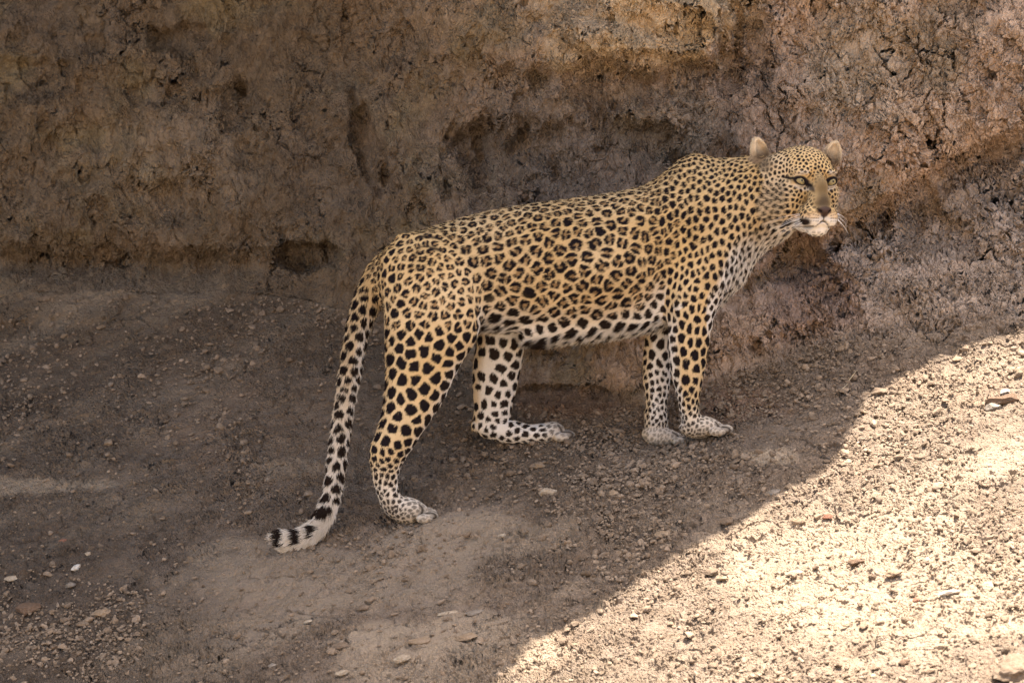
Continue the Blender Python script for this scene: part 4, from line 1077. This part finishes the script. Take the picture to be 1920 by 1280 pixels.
STONES = [
 (1027, 938, 19, 11, .7, 'pale', 'pale lumpy stone lying in the shade below the standing hind and front paws'),
 (1010, 882, 12, 8, .7, 'tan', 'rounded tan stone just below the toes of the far hind paw'),
 (204, 835, 9, 9, .9, 'tan', 'single tan pebble on smooth dark soil left of the tail'),
 (143, 1067, 10, 8, .9, 'white', 'small white pebble standing upright on the dark soil at lower left'),
 (166, 1040, 7, 5, .8, 'pale', 'tiny pale pebble just above the upright white pebble at lower left'),
 (134, 1101, 12, 9, .7, 'grey', 'smooth grey pebble just below the upright white pebble at lower left'),
 (23, 1083, 16, 8, .4, 'pale', 'flat pale stone near the left edge beside the grey pebble'),
 (118, 1013, 9, 6, .7, 'reddish', 'small reddish crumb in the rough dark soil near the left edge'),
 (190, 1157, 19, 12, .6, 'tan', 'round tan clod with a dark underside at lower left'),
 (121, 1166, 12, 8, .6, 'clod', 'dull olive stone left of the round tan clod at lower left'),
 (55, 1148, 26, 15, .6, 'brown', 'broken dark brown clod at the lower left edge of the bed'),
 (840, 1159, 20, 5, .3, 'pale', 'long pale sliver of stone lying flat at bottom centre'),
 (889, 1160, 17, 7, .35, 'grey', 'flat grey flake right of the long pale sliver'),
 (875, 1202, 21, 9, .35, 'tan', 'tilted flat chip with a dark crack beneath it at bottom centre'),
 (785, 1212, 22, 11, .35, 'tan', 'wide dusty slab half buried at bottom centre'),
 (755, 1247, 18, 10, .6, 'pale', 'pale blocky chunk below the wide dusty slab at bottom centre'),
 (637, 1221, 18, 8, .35, 'clod', 'flat dull slab left of the pale blocky chunk at bottom centre'),
 (576, 1171, 9, 5, .5, 'pale', 'small pale chip below the curled tip of the tail'),
 (510, 1256, 9, 7, .7, 'grey', 'small grey pebble at the bottom edge left of centre'),
 (640, 1270, 15, 7, .5, 'pale', 'pale flat pebble at the very bottom edge left of centre'),
 (905, 1069, 22, 6, .3, 'pale', 'curved pale flake below and right of the near hind paw'),
 (940, 1012, 9, 5, .6, 'pale', 'small pale chip above the curved pale flake'),
 (679, 1147, 13, 9, .7, 'clod', 'crumbly olive clod below the pale dust patch'),
 (1363, 985, 13, 9, .8, 'clod', 'rounded dull clod in the shade just left of the edge of sunlight'),
 (1450, 931, 14, 9, .5, 'grey', 'flat grey stone right at the edge of the shade'),
 (1494, 984, 17, 6, .6, 'tan', 'long tan stone in the sun beside two round reddish pebbles'),
 (1552, 973, 10, 8, .9, 'reddish', 'round reddish pebble in the sun, right one of a touching pair'),
 (1532, 973, 8, 7, .9, 'tan', 'round tan pebble in the sun, left one of a touching pair'),
 (1332, 1075, 15, 11, .7, 'clod', 'crumbled sunlit clod casting a dark shadow at lower centre right'),
 (1353, 1084, 12, 6, .6, 'tan', 'small flat clod touching the right side of the crumbled sunlit clod'),
 (1490, 1071, 17, 6, .4, 'pale', 'pale sunlit chip with a sharp shadow under its left end'),
 (1604, 1055, 17, 8, .5, 'brown', 'brown slanting slab in the bright sun right of the pale chip'),
 (1678, 1078, 17, 9, .6, 'tan', 'tan lump in the sun right of the brown slanting slab'),
 (1880, 758, 36, 11, .55, 'brown', 'long dark slab of rock propped in the sunlight at the right edge'),
 (1862, 770, 16, 10, .6, 'grey', 'grey blocky stone under the left end of the long dark slab'),
 (1884, 742, 10, 5, .6, 'white', 'bright white pebble just above the long dark slab'),
 (1849, 1104, 12, 11, .95, 'pale', 'round pale ball of stone in full sun at lower right'),
 (1780, 1114, 21, 4, .3, 'white', 'bright white elongated chip in full sun at lower right'),
 (1717, 1127, 7, 7, .9, 'reddish', 'tiny brick red pebble left of the bright white chip'),
 (1900, 1258, 46, 30, .55, 'clod', 'large crumbling clod filling the bottom right corner'),
 (1697, 1244, 11, 8, .8, 'brown', 'small brown clod in bright sun near the bottom edge'),
 (1722, 870, 14, 8, .7, 'clod', 'brown crumb with its shadow in the sun below the shade corner'),
 (1648, 742, 16, 9, .7, 'clod', 'rough sunlit clod at the corner where the shade edge turns'),
 (1793, 683, 11, 8, .8, 'tan', 'rounded tan clod at the upper edge of the sunlight on the right'),
 (1240, 1010, 14, 8, .5, 'tan', 'flattish tan clod in the shade below the front paws'),
 (1150, 940, 11, 8, .8, 'tan', 'small round clod in the crumbly soil below the belly'),
]
for i, (sx, sy, rx, ry, fl, mt, lab) in enumerate(STONES):
    p, n, w = terr_many(np.array([sx * 1.0]), np.array([sy * 1.0])); p, n = p[0], n[0]
    big = rx > 25
    V = rock_shape(IC3[0] if big else ico(3)[0], 300 + i); F = IC3[1] if big else ico(3)[1]
    r = np.random.default_rng(i); tilt = r.uniform(-.15, .15)
    A = np.array([1.0, 0, 0]) + (.25 if i % 2 else -.1) * np.array([0, 0, 1]) * tilt * 3; A -= n * (A @ n); A /= np.linalg.norm(A); B = np.cross(n, A)
    a = rx * K; c = a * fl * .62; b = max(ry * K * 1.1, c)
    V = V / np.abs(V).max(0) * np.array([a, b, c])
    Wd = V[:, :1] * A + V[:, 1:2] * B + V[:, 2:3] * n
    Wd = Wd * (1 + (.22 * fbm(Wd + i, 45., 4, 77)[:, None] if (big or mt == 'clod') else 0))
    me_o = mesh_np('stone', Wd, F, SM[mt], False)
    me_o.location = Vector(p + n * (c * .25 + .004))
    tag(me_o, lab, 'stone')
# rootlets poking out of the bank and bits of straw on the bed
rootm, nt, b, out = nmat('dry_root'); b.inputs['Base Color'].default_value = (.12, .085, .055, 1); b.inputs['Roughness'].default_value = .9
for (x0, y0, dx, dy, lab) in [(735, 128, -6, 34, 'thin dry rootlet hanging from the bank above the leopard\'s rump'), (1370, 60, 9, 40, 'thin rootlet hanging by the dark vertical fold above the head'),
                              (505, 70, 5, 30, 'short rootlet hanging at the upper left of the bank'), (1660, 70, -8, 26, 'short curled rootlet on the bank at the upper right')]:
    p = TW[int(np.argmin(np.abs(ys - y0))), int(np.argmin(np.abs(xs - x0)))]
    t = np.linspace(0, 1, 9)[:, None]
    e = p + np.array([dx * K, -.018, -dy * K]); s0 = p + np.array([0, .015, .004])
    tag(tube('rootlet', s0 * (1 - t) + e * t + np.array([.003, -.008, 0]) * np.sin(t * 3.14 * 1.6), .0013, rootm, None, 6), lab, 'root')
# a few dry stalks by the foot of the bank
stm, nt, b, out = nmat('dry_straw'); b.inputs['Base Color'].default_value = (.42, .34, .2, 1); b.inputs['Roughness'].default_value = .8
for (x0, y0, x1, y1, lab) in [(1592, 724, 1606, 706, 'thin dry straw standing up where the bank meets the bed on the right'),
                              (1575, 742, 1590, 730, 'short bent dry straw lying below the upright straw'),
                              (1848, 1098, 1828, 1076, 'dark thin twig lying in the sun against the round pale stone')]:
    p, n, w = terr_many(np.array([x0 * 1.0]), np.array([y0 * 1.0])); p, n = p[0], n[0]
    e = p + np.array([(x1 - x0) * K, -.004, (y0 - y1) * K]) + n * .006; s0 = p + n * .003
    t = np.linspace(0, 1, 7)[:, None]; pts = s0 * (1 - t) + e * t + np.array([.002, 0, .002]) * np.sin(t * 3.1)
    tag(tube('straw', pts, .0012, stm, None, 6), lab, 'straw')
#STONES_END
print('script', round(time.time() - T0, 1))
